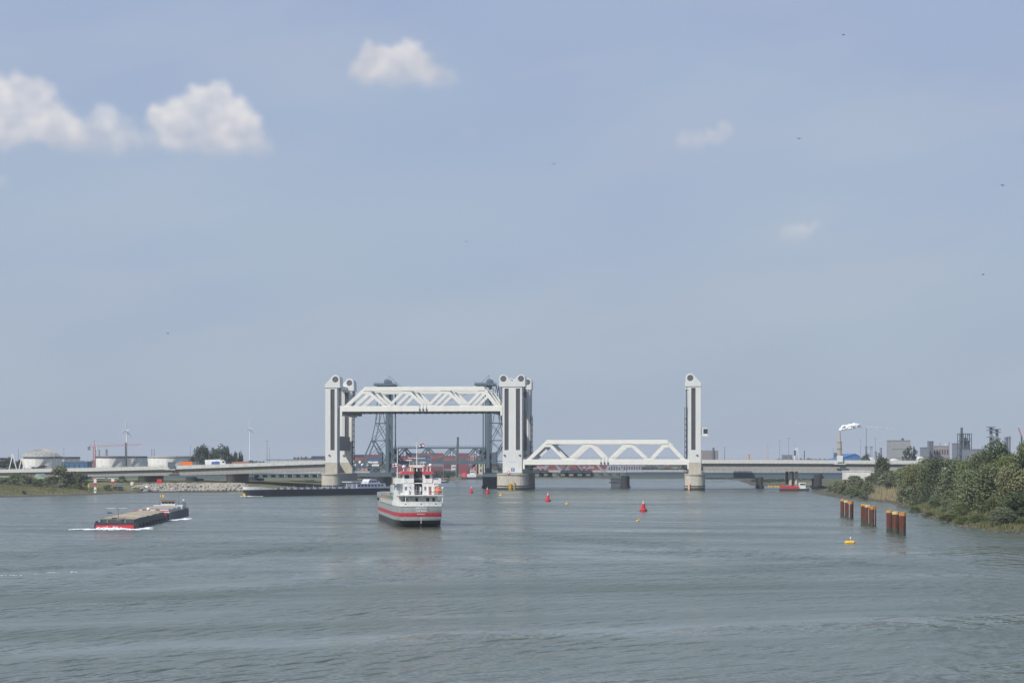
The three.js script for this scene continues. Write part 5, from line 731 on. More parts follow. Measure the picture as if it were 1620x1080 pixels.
// ------------------------------------------------------------------ the port and the plants beyond
const C = (r, g, b, rough = 0.6) => mottled([r, g, b], rough, 8);
const far = { tank: mottled([0.78, 0.77, 0.74], 0.6, 18), rim: C(0.10, 0.10, 0.15), domegrey: C(0.36, 0.36, 0.35), bluewall: C(0.05, 0.15, 0.30), mint: C(0.35, 0.45, 0.35), green: C(0.08, 0.16, 0.10), paleblue: C(0.48, 0.55, 0.62), cream: C(0.60, 0.55, 0.42), mauve: C(0.36, 0.34, 0.44), plant: C(0.20, 0.22, 0.26), plantdark: C(0.075, 0.095, 0.12), plantlight: C(0.34, 0.35, 0.36), brick: C(0.36, 0.30, 0.29), cobalt: C(0.045, 0.16, 0.42), turbine: S([0.72, 0.73, 0.74], 0.5), cranered: S([0.46, 0.16, 0.14], 0.6), window: S([0.05, 0.06, 0.075], 0.2) };
// a thing stood at bearing u0..u1 whose top is read at v; returns its group and size in metres
const stand = (name, label, cat, u0, u1, vtop, d, base = 3.5, group) => { const T = thing(name, label, cat, [WX((u0 + u1) / 2, d), base, -d], 0, group); return [T, (u1 - u0) * d / LENS, HY(vtop, d) - base]; };
function tank(label, u0, u1, vtop, d, dome) {
  const [T, w, h] = stand('storage_tank', label, 'storage tank', u0, u1, vtop, d, 3.5, 'white storage tanks'), r = w / 2;
  mb().lathe([[r, -0.5], [r, h - 1.2]], 0, 0, 0, 40).build('shell', far.tank, T); mb().lathe([[r, h - 1.2], [r + 0.35, h - 1.2], [r + 0.35, h], [r - 0.2, h]], 0, 0, 0, 40).build('rim', dome === 2 ? far.plantlight : far.rim, T);
  if (dome === 1) { const rise = 5.6, ribs = mb(), R = r - 0.4, pts = Array.from({ length: 9 }, (_, i) => [R * Math.sin((1 - i / 8) * 1.15) / Math.sin(1.15), h - 0.4 + rise * (Math.cos((1 - i / 8) * 1.15) - Math.cos(1.15)) / (1 - Math.cos(1.15))]); mb().lathe(pts, 0, 0, 0, 40).build('dome_roof', far.domegrey, T); for (let k = 0; k < 20; k++) { const a = k * Math.PI / 10; for (let i = 0; i < 8; i++) for (const s of [-1, 1]) { const b = a + s * i * 0.08, c = a + s * (i + 1) * 0.08; ribs.bar([pts[i][0] * Math.cos(b), pts[i][1] + 0.1, pts[i][0] * Math.sin(b)], [pts[i + 1][0] * Math.cos(c), pts[i + 1][1] + 0.1, pts[i + 1][0] * Math.sin(c)], 0.22); } } ribs.build('dome_rib', far.cream, T); }
  else mb().lathe([[r, h - 0.3], [0, h + 0.6]], 0, 0, 0, 40).build('roof', far.plantlight, T);
  { const b = mb(); for (let k = 0; k < 14; k++) { const a = 1.1 + k * 0.05, c = a + 0.05; b.bar([(r + 0.5) * Math.cos(a), h * (1 - k / 14), (r + 0.5) * Math.sin(a)], [(r + 0.5) * Math.cos(c), h * (1 - (k + 1) / 14), (r + 0.5) * Math.sin(c)], 0.5, 0.5); } b.build('stair', far.plant, T); }
  mb().lathe([[r, h * 0.45], [r + 0.25, h * 0.45], [r + 0.25, h * 0.48], [r, h * 0.48]], 0, 0, 0, 40).build('wind_girder', far.plantlight, T);
}
tank('white storage tank with grey geodesic dome roof', 33, 97, 722.3, 1300, 1); tank('white storage tank with dark rim behind the domed tank', 72, 125, 722.5, 1345, 0); tank('wide white storage tank with dark rim under the red crane jib', 150, 207, 721.5, 1300, 0); tank('white storage tank with dark rim beside the wind turbine', 184, 232, 721.5, 1350, 0); tank('white storage tank with pale grey rim beside the dark poplars', 234, 304, 721.5, 1310, 2); tank('white storage tank behind the large dark tree', -30, 9, 724, 1350, 0);
function block(name, label, cat, u0, u1, vtop, d, m, o = {}) {
  const [T, w, h] = stand(name, label, cat, u0, u1, vtop, d, o.base ?? 3.5, o.group), D = o.depth ?? w * 0.5;
  if (o.gable) { mb().prism([[-w / 2, -0.5], [w / 2, -0.5], [w / 2, h * o.gable], [-w / 2, h * o.gable]], -D, 0).build('wall', m, T); mb().prism([[-w / 2 - 0.4, h * o.gable], [w / 2 + 0.4, h * o.gable], [w * (o.peak ?? 0), h], [w * (o.peak ?? 0) - 0.1, h]], -D - 0.3, 0.3).build('roof', o.roof ?? m, T); }
  else { mb().box(-w / 2, w / 2, -0.5, h, -D, 0).build('wall', m, T); mb().box(-w / 2 - 0.25, w / 2 + 0.25, h, h + 0.45, -D - 0.2, 0.25).build('roof_edge', o.roof ?? far.plant, T); }
  for (let j = 0; j < (o.rows ?? 0); j++) for (let i = 0; i < o.cols; i++) { const x = lerp(-w / 2, w / 2, (i + 0.5) / o.cols), y = lerp(h * (o.from ?? 0.1), h * 0.95, (j + 0.5) / o.rows), a = w / o.cols * (o.fill ?? 0.5) / 2, b = h / o.rows * 0.26; mb().box(x - a, x + a, y - b, y + b, -0.05, 0.08).build('window', far.window, T); }
  for (let j = 0; j < (o.seams ?? 0); j++) { const y = h * (j + 1) / (o.seams + 1); mb().box(-w / 2 - 0.05, w / 2 + 0.05, y, y + 0.3, -0.1, 0.12).build('cladding_seam', far.plantdark, T); }
  return [T, w, h];
}
const colFrame = (name, label, cat, u0, u1, vtop, d, floors, m, base = 3.5) => { const [T, w, h] = stand(name, label, cat, u0, u1, vtop, d, base), D = w * 0.7; for (const x of [-w / 2, -w / 6, w / 6, w / 2]) for (const z of [0, -D]) mb().box(x - 0.3, x + 0.3, -0.5, h, z - 0.3, z + 0.3).build('column', m, T); for (let k = 1; k <= floors; k++) mb().box(-w / 2 - 0.4, w / 2 + 0.4, h * k / floors - 0.5, h * k / floors, -D - 0.4, 0.4).build('floor_deck', m, T); const b = mb(); for (let k = 0; k < floors; k++) for (const s of [-1, 1]) b.bar([s * w / 2, h * k / floors, 0], [s * w / 6, h * (k + 1) / floors, 0], 0.3); b.build('brace', m, T); return [T, w, h]; };
const stack = (name, label, cat, u, vtop, d, r0, r1, m, base = 3.5) => { const T = thing(name, label, cat, [WX(u, d), base, -d]), h = HY(vtop, d) - base; mb().lathe([[r0, -0.5], [r1, h], [r1 * 0.7, h]], 0, 0, 0, 16).build('shaft', m, T); mb().lathe([[r1 * 1.25, h * 0.96], [r1 * 1.25, h * 0.98]], 0, 0, 0, 14).build('collar', m, T); return [T, h]; };
// towards the tanks
block('blue_shed', 'long blue shed before the domed tank', 'shed', 97, 137, 731, 1210, far.bluewall, { depth: 14, rows: 1, cols: 5, fill: 0.2, from: 0.3 });
block('green_shed', 'green shed with pale mint roof behind the meadow bushes', 'shed', 44, 73, 749, 925, far.green, { gable: 0.42, roof: far.mint, depth: 12 });
block('pale_warehouse', 'long pale blue warehouse behind the sloping viaduct', 'warehouse', 420, 512, 727.2, 1600, far.paleblue, { depth: 30, rows: 1, cols: 16, fill: 0.45, from: 0.2 });
for (const [u0, u1, v, l] of [[421, 438, 729, 'low white tent hall left of the pale warehouse gable'.replace('left of', 'beside')], [430, 446, 726.5, 'rounded white hall above the pale warehouse']]) block('white_hall', l, 'hall', u0, u1, v, 1700, far.tank, { gable: 0.6, depth: 20 });
{
  const [T, w, h] = stand('tower_crane', 'red tower crane with long jib over the storage tanks', 'crane', 147.5, 150, 706.5, 1262); const b = mb(); for (const [x, z] of [[-0.7, -0.7], [0.7, -0.7], [0.7, 0.7], [-0.7, 0.7]]) b.box(x - 0.14, x + 0.14, -0.5, h, z - 0.14, z + 0.14); for (let y = 0; y < h - 1; y += 1.6) b.bar([-0.7, y, 0.7], [0.7, y + 1.6, 0.7], 0.12); b.build('mast', far.cranered, T); const j = mb(), L = 33; j.bar([-4, h - 0.2, 0], [L, h + 1.6, 0], 0.2).bar([-4, h + 0.9, 0], [L, h + 1.8, 0], 0.13); for (let x = -3; x < L - 2; x += 2) j.bar([x, h, 0], [x + 1, h + 1.2 + x * 0.03, 0], 0.12); j.build('jib', far.cranered, T); mb().rod([0, h, 0], [0, h + 4.5, 0], 0.2).bar([0, h + 4.4, 0], [L * 0.5, h + 2, 0], 0.09).bar([0, h + 4.4, 0], [-4, h + 1, 0], 0.09).build('apex', far.cranered, T); mb().box(-4.6, -3, h - 2.4, h + 0.2, -0.6, 0.6).build('ballast', far.plant, T); mb().box(0.8, 2, h - 2, h - 0.2, -0.6, 0.6).build('cab', far.tank, T); mb().rod([8, h - 6, 0], [8, h + 0.4, 0], 0.06).build('hook_rope', M.rope, T);
}
function turbine(label, u, vhub, d, span, angle) {
  const T = thing('wind_turbine', label, 'wind turbine', [WX(u, d), 3.5, -d], 0, 'wind turbines'), h = HY(vhub, d) - 3.5; mb().lathe([[span * 0.075, -0.5], [span * 0.04, h]], 0, 0, 0, 16).build('tower', far.turbine, T); mb().box(-span * 0.05, span * 0.16, h - span * 0.02, h + span * 0.075, -span * 0.06, span * 0.06).build('nacelle', far.turbine, T);
  for (let k = 0; k < 3; k++) { const a = angle + k * 2.094, bl = mb().prism([[0, -span * 0.03], [span * 0.25, -span * 0.055], [span, -0.1], [span, 0.1], [span * 0.25, span * 0.045], [0, span * 0.03]], -0.2, 0.2).build('blade', far.turbine, T); bl.position.set(-span * 0.07, h + span * 0.03, 0.6); bl.rotation.set(0, 1.15, 0); bl.rotation.order = 'YXZ'; bl.rotation.z = a; }
  mb().ball(-span * 0.07, h + span * 0.03, 0.4, span * 0.045).build('hub', far.turbine, T);
}
turbine('white wind turbine behind the dark lattice mast and storage tanks', 200, 681, 2300, 16, 1.5); turbine('white wind turbine standing alone behind the sloping viaduct', 395, 678, 2600, 14, 1.55);
stack('lattice_mast', 'dark slender mast before the wind turbine and tanks', 'mast', 198.5, 700, 1290, 0.9, 0.55, far.plantdark); stack('flare_stack', 'slim grey stack rising above the wide tank near the crane mast', 'chimney', 156, 711, 1600, 0.8, 0.7, far.plantlight); stack('flare_stack', 'grey stack above the wide tank, thicker one', 'chimney', 167.5, 711, 1600, 1.2, 1.1, far.plantlight); stack('vent_stack', 'thin grey vent stack above the pale-rimmed tank', 'chimney', 239.6, 710, 1500, 0.28, 0.25, far.plant); stack('vent_stack', 'second thin grey vent stack above the pale-rimmed tank', 'chimney', 243.4, 710, 1500, 0.28, 0.25, far.plant); stack('radio_mast', 'thin radio mast behind the large dark tree', 'mast', 28.5, 709.5, 1250, 0.25, 0.12, M.lamp); stack('radio_mast', 'thin dark pole before the domed tank', 'mast', 86, 717, 1210, 0.2, 0.15, M.lamp); stack('radio_mast', 'thin pole before the middle of the domed tank', 'mast', 56, 717, 1210, 0.15, 0.12, M.lamp);
// river signs on the meadow bank
{
  const sign = (label, u, v0, v1, d, panels) => { const x = WX(u, d), g = groundAt(x, -d), T = thing('river_sign', label, 'sign', [x, g, -d]), top = HY(v0, d) - g; mb().rod([0, -0.4, 0], [0, top, 0], 0.12).build('post', M.galv, T); for (const [y0, y1, w, m] of panels) mb().box(-w / 2, w / 2, top * y0, top * y1, 0.12, 0.3).build('panel', m, T); };
  sign('tall river sign with red and white discs over a white panel', 150, 757, 775, 862, [[0.72, 0.98, 1.3, M.shipwhite], [0.55, 0.7, 1.3, M.red], [0.03, 0.42, 1.1, M.shipwhite], [0.14, 0.26, 0.5, M.dark]]); sign('short red and white river sign before the viaduct', 178, 757, 766, 930, [[0.7, 0.98, 1.6, M.shipwhite], [0.52, 0.72, 1.6, M.red]]); sign('white board with yellow lamp on the bank before the viaduct pier', 208, 760, 772, 905, [[0.5, 0.85, 1.2, M.shipwhite], [0.02, 0.3, 0.5, M.galv]]); sign('small yellow diamond marker at the meadow hedge', 139.5, 765.5, 770, 875, [[0.6, 1, 0.6, M.yellow]]);
  const d = 905, L = thing('yellow_lamp', 'yellow beacon standing beside the white river board', 'beacon', [WX(211, d), groundAt(WX(211, d), -d), -d]); mb().rod([0, -0.3, 0], [0, 3.2, 0], 0.1).build('post', M.galv, L); mb().lathe([[0, 3.2], [0.45, 3.2], [0.4, 4.1], [0.1, 4.5], [0, 4.5]]).build('lantern', M.yellow, L);
  const [b] = [thing('notice_board', 'blue and white notice board on the meadow bank', 'sign', [WX(189, 930), groundAt(WX(189, 930), -930), -930])]; mb().box(-1.8, 1.8, 1.2, 2.4, -0.1, 0.1).build('board', M.blue, b); mb().box(-1.6, 1.6, 1.65, 1.95, 0.1, 0.14).build('stripe', M.shipwhite, b); mb().box(-1.5, -1.35, -0.3, 1.2, -0.06, 0.06).box(1.35, 1.5, -0.3, 1.2, -0.06, 0.06).build('leg', M.galv, b);
  const rb = thing('red_container', 'small red container under the sloping viaduct', 'container', [WX(251.5, 985), groundAt(WX(251.5, 985), -985), -985]); mb().box(-1.3, 1.3, 0, 2.6, -2.4, 0).build('body', M.red, rb); mb().box(-1.2, -0.05, 0.1, 2.5, 0, 0.06).box(0.05, 1.2, 0.1, 2.5, 0, 0.06).build('door', M.red, rb);
  const pt = thing('pipe_section', 'white pipe section lying on the bank before the rubble', 'pipe', [WX(227, 925), groundAt(WX(227, 925), -925) + 0.6, -925]); mb().rod([-2.4, 0, 0], [2.4, 0, 0], 0.6, 0.6, 18).build('pipe', M.shipwhite, pt); mb().rod([-2.5, 0, 0], [-2.3, 0, 0], 0.7, 0.7, 18).rod([2.3, 0, 0], [2.5, 0, 0], 0.7, 0.7, 18).build('flange', M.galv, pt);
}
// containers on the far terminal
{
  const tones = { crimson: [C(0.26, 0.055, 0.075), 'crimson'], rust: [C(0.36, 0.10, 0.075), 'rust red'], maroon: [C(0.15, 0.055, 0.075), 'maroon'], blue: [C(0.045, 0.14, 0.30), 'blue'], navy: [C(0.05, 0.07, 0.14), 'dark blue'], green: [C(0.06, 0.12, 0.10), 'dark green'], cream: [C(0.62, 0.58, 0.48), 'cream'], pink: [C(0.50, 0.28, 0.27), 'faded pink'], grey: [C(0.22, 0.25, 0.28), 'grey'] };
  const shape = mb().box(-6.1, 6.1, 0, 2.55, -2.44, 0), corr = mb(); for (let x = -5.8; x < 5.9; x += 0.6) corr.box(x, x + 0.3, 0.15, 2.4, 0, 0.06); const body = mergeGeometries([...shape.g, ...corr.g]), cst = mergeGeometries(mb().box(-6.15, -5.95, 0, 2.6, -0.2, 0.08).box(5.95, 6.15, 0, 2.6, -0.2, 0.08).box(-6.15, 6.15, 2.45, 2.6, -0.1, 0.09).g);
  const box = (x, y, z, t, where) => { const [m, n] = tones[t], T = thing('shipping_container', n + ' shipping container ' + where, 'container', [x, y, z], 0, n + ' containers ' + where); for (const [g, k] of [[body, 'body'], [cst, 'frame']]) { const o = new THREE.Mesh(g, m); o.name = k; o.castShadow = o.receiveShadow = true; T.add(o); } };
  const rows = (u0, u1, d, plan, where) => { const x0 = WX(u0, d), n = Math.max(1, Math.round(WX(u1, d) - x0) / 12.5 | 0); plan.forEach((list, lvl) => { for (let i = 0; i < n; i++) { const t = list[(i + lvl) % list.length]; if (t) box(x0 + 6.2 + i * 12.5, 3.8 + lvl * 2.62, -d, t, where); } }); };
  const W1 = 'stacked behind the old tower on the grassy side', W2 = 'stacked behind the old lift span', W3 = 'stacked beyond the lowered white span', W4 = 'stacked beside the single tower and pale warehouse';
  rows(556, 610, 1560, [['grey', 'navy', 'grey'], ['green', 'blue', 'maroon'], ['grey', 'rust', 'navy'], ['blue', 'crimson', 'maroon'], ['blue', 'green', 'crimson'], ['blue', 'rust', 'rust'], ['navy', 'crimson', 'rust']], W1);
  rows(622, 800, 1800, [['maroon', 'grey', 'crimson'], ['crimson', 'maroon', 'grey'], ['maroon', 'crimson', 'crimson'], ['grey', 'maroon', 'crimson'], ['green', 'crimson', 'maroon', 'blue'], ['rust', 'crimson', 'blue', 'crimson', 'rust'], ['crimson', 'rust', 'navy', 'rust', 'crimson', 'crimson'], ['crimson', 0, 'navy', 'rust', 'crimson', 0]], W2);
  rows(844, 962, 1850, [['grey', 'maroon', 'crimson'], ['maroon', 'crimson', 'rust', 'grey'], ['rust', 'crimson', 'pink', 'crimson'], ['crimson', 0, 'rust', 'maroon']], W3);
  rows(474, 540, 1900, [['maroon', 'navy'], ['crimson', 'blue'], ['crimson', 'navy'], ['maroon', 'crimson'], ['navy', 'rust'], ['navy', 'crimson'], [0, 'navy', 'crimson']], W4);
  // tank wagons
  const wag = (u, v, d, w, label, grp) => { const T = thing('tank_wagon', label, 'tank wagon', [WX(u, d), HY(v, d), -d], 0, grp); mb().rod([-w / 2, 0, 0], [w / 2, 0, 0], 1.35, 1.35, 14).build('tank', far.tank, T); mb().box(-w / 2 - 0.5, w / 2 + 0.5, -2.2, -1.2, -1.1, 1.1).box(-w / 2 + 0.5, w / 2 - 0.5, HY(757, d) - HY(v, d), -2.2, -0.3, 0.3).build('underframe', far.plantdark, T); };
  for (const [u, v, w] of [[585, 731.5, 4], [596, 731.5, 5.5], [594, 736.2, 5.2], [573, 736, 1.6], [561, 736, 1.6], [569, 731.8, 1.4], [559, 731.8, 2], [581, 736.5, 1.5]]) wag(u, v, 1330, w, 'white tank container on the yard behind the old tower', 'white tank containers behind the old tower');
  for (const [u, v] of [[568, 742.5], [573.5, 742.5], [579, 742.5]]) { const d = 1320, T = thing('yard_crate', 'pale pink crate in the row below the white tank containers', 'crate', [WX(u, d), HY(744.8, d), -d], 0, 'pink crates behind the old tower'); mb().box(-1.1, 1.1, 0, 2, -2, 0).build('body', tones.pink[0], T); mb().box(-1.2, 1.2, -0.9, 0, -2, 0).box(-0.2, 0.2, -6, -0.9, -1.2, -0.8).build('pallet', far.plantdark, T); }
  // quay, straddle carrier, cream sheds
  const q = mb().box(WX(720, 1735), WX(800, 1735), -1, 2.6, -1790, -1735).build('far_quay', far.plantlight); tag(q, 'pale quay wall behind the tug', 'quay');
  const [s, w, h] = stand('straddle_carrier', 'white straddle carrier on the far shore under the old lift span', 'crane', 714, 724, 736.5, 1700, 2.5); for (const x of [-w / 2 + 0.4, w / 2 - 0.4]) mb().box(x - 0.4, x + 0.4, -0.4, h, -3, -2.2).box(x - 0.4, x + 0.4, -0.4, h, -0.4, 0.4).build('leg', far.tank, s); mb().box(-w / 2, w / 2, h * 0.62, h * 0.78, -3.2, 0.5).box(-w / 2, w / 2, h * 0.9, h, -3.2, 0.5).build('beam', far.tank, s); for (let k = 0; k < 4; k++) mb().box(-w / 2 + k * w / 4 + 0.2, -w / 2 + (k + 0.6) * w / 4, h, h + 1, -2, 0).build('engine_box', far.tank, s);
  block('cream_building', 'cream building behind the old tower beside the quay', 'building', 757, 772, 722.5, 1760, far.cream, { rows: 3, cols: 2, fill: 0.3, depth: 20 }); block('pink_building', 'faded pink building between red containers and cream building', 'building', 744, 754, 718.5, 1780, tones.pink[0], { depth: 14, rows: 2, cols: 2, fill: 0.3 });
  stack('harbour_mast', 'dark slanted harbour mast rising behind the old lift span', 'mast', 722.5, 691, 1500, 1.2, 0.8, far.plantdark)[0].rotation.z = -0.03; stack('red_float', 'red navigation hut at the end of the far quay', 'hut', 736, 747.5, 1690, 3, 2.6, M.red, 1);
  block('mauve_hall', 'long mauve hall beyond the lowered white span', 'hall', 962, 1018, 735.5, 1900, far.mauve, { rows: 1, cols: 14, fill: 0.5, from: 0.3, depth: 26, base: 2.5 });
  for (const [u0, u1, v, m, l] of [[1019, 1030, 738, 'green', 'low dark green shed beside the mauve hall'], [1034, 1040, 737.5, 'navy', 'low blue shed beyond the lowered white span'], [1042, 1052, 738, 'grey', 'low grey shed beyond the lowered white span'], [1054, 1058, 736.5, 'rust', 'low rust-coloured shed beyond the lowered white span'], [1061, 1073, 739, 'cream', 'low cream shed near the single tower'], [1077, 1083, 739.5, 'pink', 'low pink shed near the single tower']]) block('far_shed', l, 'shed', u0, u1, v, 1900, tones[m][0], { depth: 12, base: 2.5, rows: 1, cols: 4, fill: 0.35, from: 0.1 });
}
// towards the refinery
block('apartment_block', 'pinkish apartment block behind the level viaduct', 'building', 1111, 1136.5, 713, 2300, far.brick, { rows: 9, cols: 8, fill: 0.42, depth: 16 }); stack('roof_mast', 'small dark rooftop plant on the apartment block', 'mast', 1129, 708, 2300, 2.6, 1.2, far.plantdark); stack('orange_pillar', 'orange pillar standing behind the level viaduct', 'pillar', 1185, 718.5, 1500, 0.7, 0.8, S([0.55, 0.30, 0.06], 0.6)); stack('radio_mast', 'thin red and white radio mast behind the level viaduct', 'mast', 1215, 703, 2000, 0.5, 0.3, S([0.6, 0.25, 0.22], 0.6));
block('grey_office', 'grey office block among low trees behind the level viaduct', 'building', 1240, 1254, 720, 2200, far.plant, { rows: 4, cols: 6, fill: 0.4, depth: 14 }); stack('camera_mast', 'dark camera mast on the level viaduct', 'mast', 1273, 713, 1080, 0.3, 0.25, far.plantdark, 12);
{
  const d = 2200, T = thing('factory_chimney', 'stepped beige factory chimney with white smoke', 'chimney', [WX(1328.5, d), 3.5, -d]), Y = (v) => HY(v, d) - 3.5, beige = streaked([0.42, 0.38, 0.31], 0.8, 8, 14);
  mb().lathe([[2.9, -0.5], [2.9, Y(699)], [2.0, Y(698)]], 0, 0, 0, 20).build('lower_shaft', beige, T); mb().lathe([[1.9, Y(698.2)], [1.15, Y(682)], [0.9, Y(682)]], 0, 0, 0, 18).build('upper_shaft', beige, T); mb().lathe([[3.1, Y(711)], [3.1, Y(709.5)]], 0, 0, 0, 20).lathe([[3.1, Y(700)], [3.1, Y(699)]], 0, 0, 0, 20).build('platform', far.plantdark, T); mb().box(-6.5, -3.5, -0.5, Y(716), -2, 2).box(3.5, 7, -0.5, Y(718), -2, 2).build('plant_room', far.plantdark, T);
  const b = [], puff = (u, v, r) => { const g = new THREE.IcosahedronGeometry(1, 2), p = g.attributes.position, o = rnd() * 40; for (let i = 0; i < p.count; i++) { const x = p.getX(i), y = p.getY(i), z = p.getZ(i), f = 1 + 0.3 * n3(x * 1.6 + o, y * 1.6, z * 1.6) + 0.14 * n3(x * 4 + o, y * 4, z * 4); p.setXYZ(i, x * f, y * f, z * f); } g.computeVertexNormals(); g.scale(r * rr(0.9, 1.4), r * rr(0.75, 1), r); g.translate(WX(u, d), HY(v, d), -d + rr(-2, 2)); b.push(metric(g)); };
  const path = [[1328.5, 681], [1331, 678.2], [1336, 676], [1345, 674.6], [1354, 673.4], [1361, 672.6]];
  for (let k = 0; k < 150; k++) { const t = Math.pow(k / 149, 0.8), f = t * 5, i = Math.min(4, f | 0), u = lerp(path[i][0], path[i + 1][0], f - i), v = lerp(path[i][1], path[i + 1][1], f - i), w = lerp(0.6, 3.6, smooth(0, 0.35, t)) * (1 - 0.45 * smooth(0.75, 1, t)); puff(u + rr(-0.8, 0.8), v + rr(-w, w) * 0.8, lerp(0.9, 1.7, t) * rr(0.55, 1.15)); }
  const wisp = b.splice(132); for (let k = 0; k < 22; k++) { puff(1358 + k * 2.6 + rr(-1, 1), 674.5 + k * 0.22 + rr(-1.6, 1.6), rr(0.7, 1.9)); wisp.push(b.pop()); }
  const th = new THREE.Mesh(mergeGeometries(wisp), S([0.6, 0.62, 0.66], 1, { transparent: true, opacity: 0.22 })); th.name = 'smoke_wisp'; th.userData = { kind: 'stuff', label: 'thin grey smoke trailing away from the white plume', category: 'smoke' }; scene.add(th);
  const o = new THREE.Mesh(mergeGeometries(b), S([0.88, 0.88, 0.88], 1)); o.name = 'smoke_plume'; o.userData = { kind: 'stuff', label: 'white smoke drifting from the beige factory chimney', category: 'smoke' }; scene.add(o);
}
{ const [T, w, h] = stand('blue_hall', 'bright blue hall with sloping roof beside the beige chimney', 'hall', 1310, 1363, 718, 1500); mb().prism([[-w / 2, -0.5], [w / 2, -0.5], [w / 2, h * 0.76], [w * 0.42, h * 0.93], [w * 0.32, h * 0.99], [-w / 2, h * 0.62]], -40, 0).build('wall', far.cobalt, T); mb().prism([[-w / 2 - 0.4, h * 0.62], [w * 0.32, h * 0.99], [w * 0.42, h * 0.93], [w / 2 + 0.4, h * 0.76], [w / 2 + 0.4, h * 0.79], [w * 0.42, h * 0.955], [w * 0.32, h * 1.015], [-w / 2 - 0.4, h * 0.65]], -40.4, 0.4).build('roof', far.cobalt, T); for (let k = 0; k < 7; k++) { const x = lerp(-w * 0.4, w * 0.4, k / 6); mb().box(x - 0.15, x + 0.15, -0.4, h * 0.6, 0, 0.12).build('wall_rib', far.cobalt, T); } }
for (const [u, v, l] of [[1371, 706, 'grey pylon with crossarm behind the viaduct, the one beside the tall thin mast'], [1379, 706, 'grey pylon with crossarm behind the viaduct, standing beyond its twin']]) { const [T, w, h] = stand('power_pylon', l, 'pylon', u - 2.4, u + 2.4, v, 1700); for (const x of [-w * 0.3, w * 0.3]) mb().bar([x, -0.5, 0], [x * 0.7, h, 0], 0.45).build('leg', far.plant, T); mb().box(-w / 2, w / 2, h - 0.9, h, -0.4, 0.4).box(-w * 0.42, w * 0.42, h - 2.4, h - 1.9, -0.3, 0.3).build('crossarm', far.plant, T); mb().bar([-w * 0.28, 1, 0], [w * 0.25, h * 0.5, 0], 0.25).bar([w * 0.28, 1, 0], [-w * 0.25, h * 0.5, 0], 0.25).build('brace', far.plant, T); }
stack('radio_mast', 'tall thin mast beside the two pylons', 'mast', 1371, 677, 1650, 0.5, 0.25, far.plant); for (const [u, v, l] of [[1386, 714, 'small blue tank plant beside the pylons'], [1391, 716, 'short grey stack between pylons and grey hall'], [1394, 708, 'slim grey stack beside the big grey hall']]) stack('plant_stack', l, 'chimney', u, v, 1650, 1.2, 1.0, far.plant);
block('grey_hall', 'big grey windowless hall with dark seams behind the viaduct', 'hall', 1411, 1441, 697, 1700, far.plantlight, { seams: 3, depth: 22, roof: far.plant }); stack('roof_vent', 'dark vent on the roof of the big grey hall', 'vent', 1428.5, 693, 1704, 1.2, 1.0, far.plantdark, 20);
for (const [u0, u1, v, l] of [[1372, 1389, 723.3, 'long white roof behind the viaduct beside the round tree'], [1408, 1428, 725, 'low white shed before the big grey hall'], [1452, 1466, 722, 'white tent shed behind the dark poplars'], [1543, 1553, 722, 'white shed roof among the tree tops']]) block('white_shed', l, 'shed', u0, u1, v, 1350, far.tank, { gable: 0.75, depth: 14 });
block('plant_block', 'grey process block at the foot of the grey twin column', 'building', 1461, 1471, 708, 1600, far.plant, { seams: 2, depth: 12 }); block('plant_block', 'long brownish process building with white panel', 'building', 1477, 1502, 706, 1620, far.brick, { rows: 3, cols: 6, fill: 0.5, depth: 14 }); colFrame('process_tower', 'grey twin process column above the brownish building', 'tower', 1469.5, 1477, 697.5, 1610, 6, far.plant); stack('plant_stack', 'slim white and red stack over the brownish building', 'chimney', 1497, 701, 1640, 0.7, 0.6, far.tank); stack('plant_stack', 'thin stack at the end of the brownish building', 'chimney', 1502, 699, 1640, 0.4, 0.35, far.plant); stack('plant_stack', 'thin stack over the middle of the brownish building', 'chimney', 1488, 700, 1640, 0.35, 0.3, far.plant);
block('plant_block', 'blue-grey block beside the steel refinery frame', 'building', 1511, 1520, 701.5, 1650, far.plant, { seams: 1, depth: 10 }); { const [T, w, h] = colFrame('refinery_frame', 'dark steel refinery frame with columns and flat roof', 'tower', 1519, 1537.5, 685.5, 1600, 6, far.plantdark); for (const [x, r, k] of [[-0.25, 1.1, 1.14], [0.12, 1.9, 0.9], [0.33, 1.3, 0.82]]) mb().rod([x * w, 0, -w * 0.35], [x * w, h * k, -w * 0.35], r, r, 14).build('vessel', far.plantdark, T); } block('pipe_rack', 'low grey pipe rack beside the steel refinery frame', 'building', 1526, 1553, 711, 1560, far.plant, { seams: 3, depth: 8 });
for (const [u, v, r, l] of [[1568.5, 675.5, 1.3, 'grey refinery column with wide head above the tall tree'], [1578, 679, 1.2, 'shorter refinery column with wide head above the tall tree']]) { const [T, h] = stack('refinery_column', l, 'tower', u, v, 1300, r, r * 0.8, far.plant); for (const k of [0.8, 0.93, 0.99]) mb().box(-r * 2, r * 2, h * k, h * k + 0.7, -r * 2, r * 2).build('platform', far.plant, T); }
for (const [u, v] of [[1592, 691], [1597, 690]]) stack('grey_silo', 'grey silo between the two tall trees of the bushy bank', 'silo', u, v, 1200, 1.1, 1.0, far.plant)[0].userData.group = 'grey silos';
{ const d = 900, T = thing('crane_jib', 'red crane jib rising behind the last tall tree', 'crane', [WX(1617, d), 4, -d]); mb().bar([0, 0, 0], [0, HY(690, d) - 4, 0], 0.7).build('mast', far.plantdark, T); mb().bar([0.2, HY(692, d) - 4, 0], [-1.6, HY(676, d) - 4, 0], 0.5).build('jib', far.cranered, T); }
block('white_shed', 'white flat shed standing under the level viaduct among bushes', 'shed', 1338, 1378, 745.5, 940, far.tank, { depth: 9, base: 3.5, roof: far.tank });
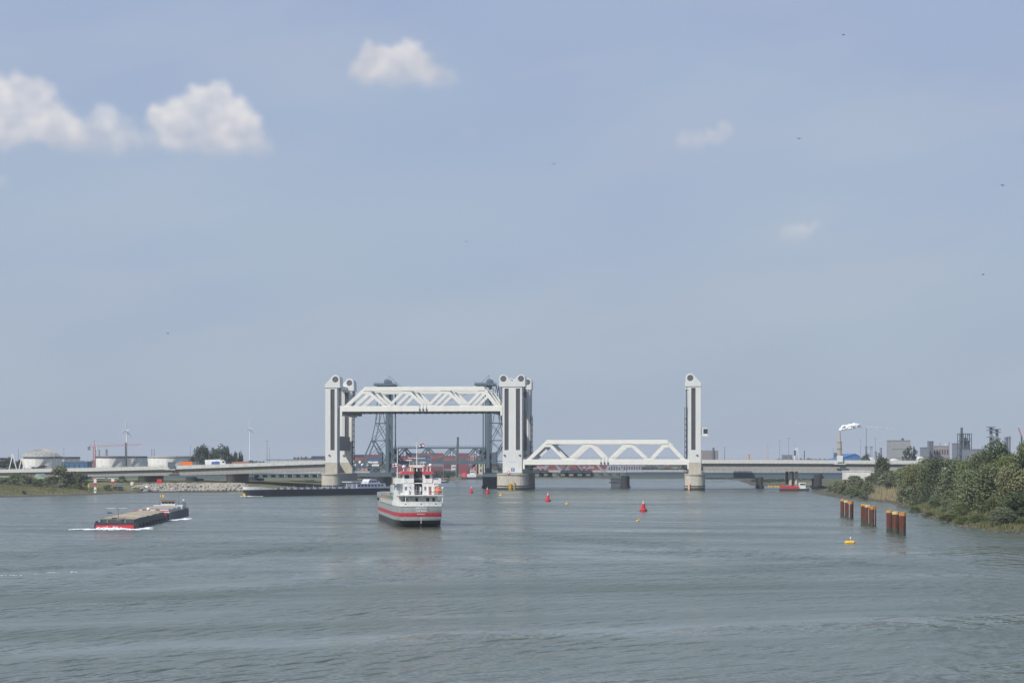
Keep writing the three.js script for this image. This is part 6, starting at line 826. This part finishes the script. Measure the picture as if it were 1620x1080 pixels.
{ const r = []; for (const [u, v] of [[1275, 767], [1290, 767]]) { const d = 1120, T = thing('timber_jetty', 'low timber jetty with white rail beside the red workboat', 'jetty', [WX(u, d), 0, -d], 0, 'jetty bays by the workboat'); mb().box(-3, 3, 1.2, 1.6, -2, 2).build('deck', C(0.36, 0.32, 0.26), T); for (const x of [-2.6, 0, 2.6]) mb().box(x - 0.2, x + 0.2, -2, 1.2, 1.2, 1.6).build('post', M.dark, T); railing(mb(), [[-3, 1.6, 1.8], [3, 1.6, 1.8]], 1.1, 1.5).build('railing', M.shipwhite, T); } }
// gulls
{
  let n = 0; const wing = (s) => mb().sheet([[[0, 0, -0.12], [s * 0.3, 0.1, -0.15], [s * 0.62, 0.06, -0.02]], [[0, 0.02, 0], [s * 0.3, 0.13, -0.02], [s * 0.62, 0.07, 0.05]], [[0, 0, 0.14], [s * 0.28, 0.1, 0.12], [s * 0.62, 0.05, 0.1]]]), dk = S([0.16, 0.16, 0.17], 0.8), wt = S([0.75, 0.75, 0.74], 0.8);
  for (const [u, v, d, m, l, a] of [[1265, 219, 330, dk, 'dark gull gliding below the thin cloud', 0.2], [1587, 293, 330, dk, 'dark gull gliding over the bushy bank side', 0.5], [1335, 55, 420, dk, 'small dark gull high in the open sky', 0.9], [738, 382, 420, dk, 'small gull high above the raised span', 0.3], [265, 527, 420, dk, 'small gull above the poplars', 1.1], [1556, 434, 380, dk, 'small dark gull above the refinery', 1.9], [1263, 670, 430, wt, 'white gull flying above the level viaduct', 0.6], [1495, 741, 360, wt, 'white gull flying before the bushy bank', 0.4], [876, 259, 420, dk, 'small gull in the middle of the open sky', 0.2]]) { const T = thing('gull', l, 'bird', [WX(u, d), HY(v, d), -d], a, 'gulls'); const g = new THREE.SphereGeometry(0.12, 10, 8); g.scale(0.85, 0.8, 2.3); mb().geo(g).build('body', m, T); for (const s of [-1, 1]) wing(s).build('wing', m, T); n++; }
  foamHeap('whitecap', 'short white crest on the old wake', [[-66.5, -240, 1.6, 0.25, 0.1], [-62.5, -245.5, 0.9, 0.25, 0.08], [-60, -247.5, 0.5, 0.2, 0.08], [-70.5, -235, 1.0, 0.3, 0.08], [-64, -243, 0.4, 0.2, 0.05]], 56, 0.11);
}
renderer.render(scene, camera);
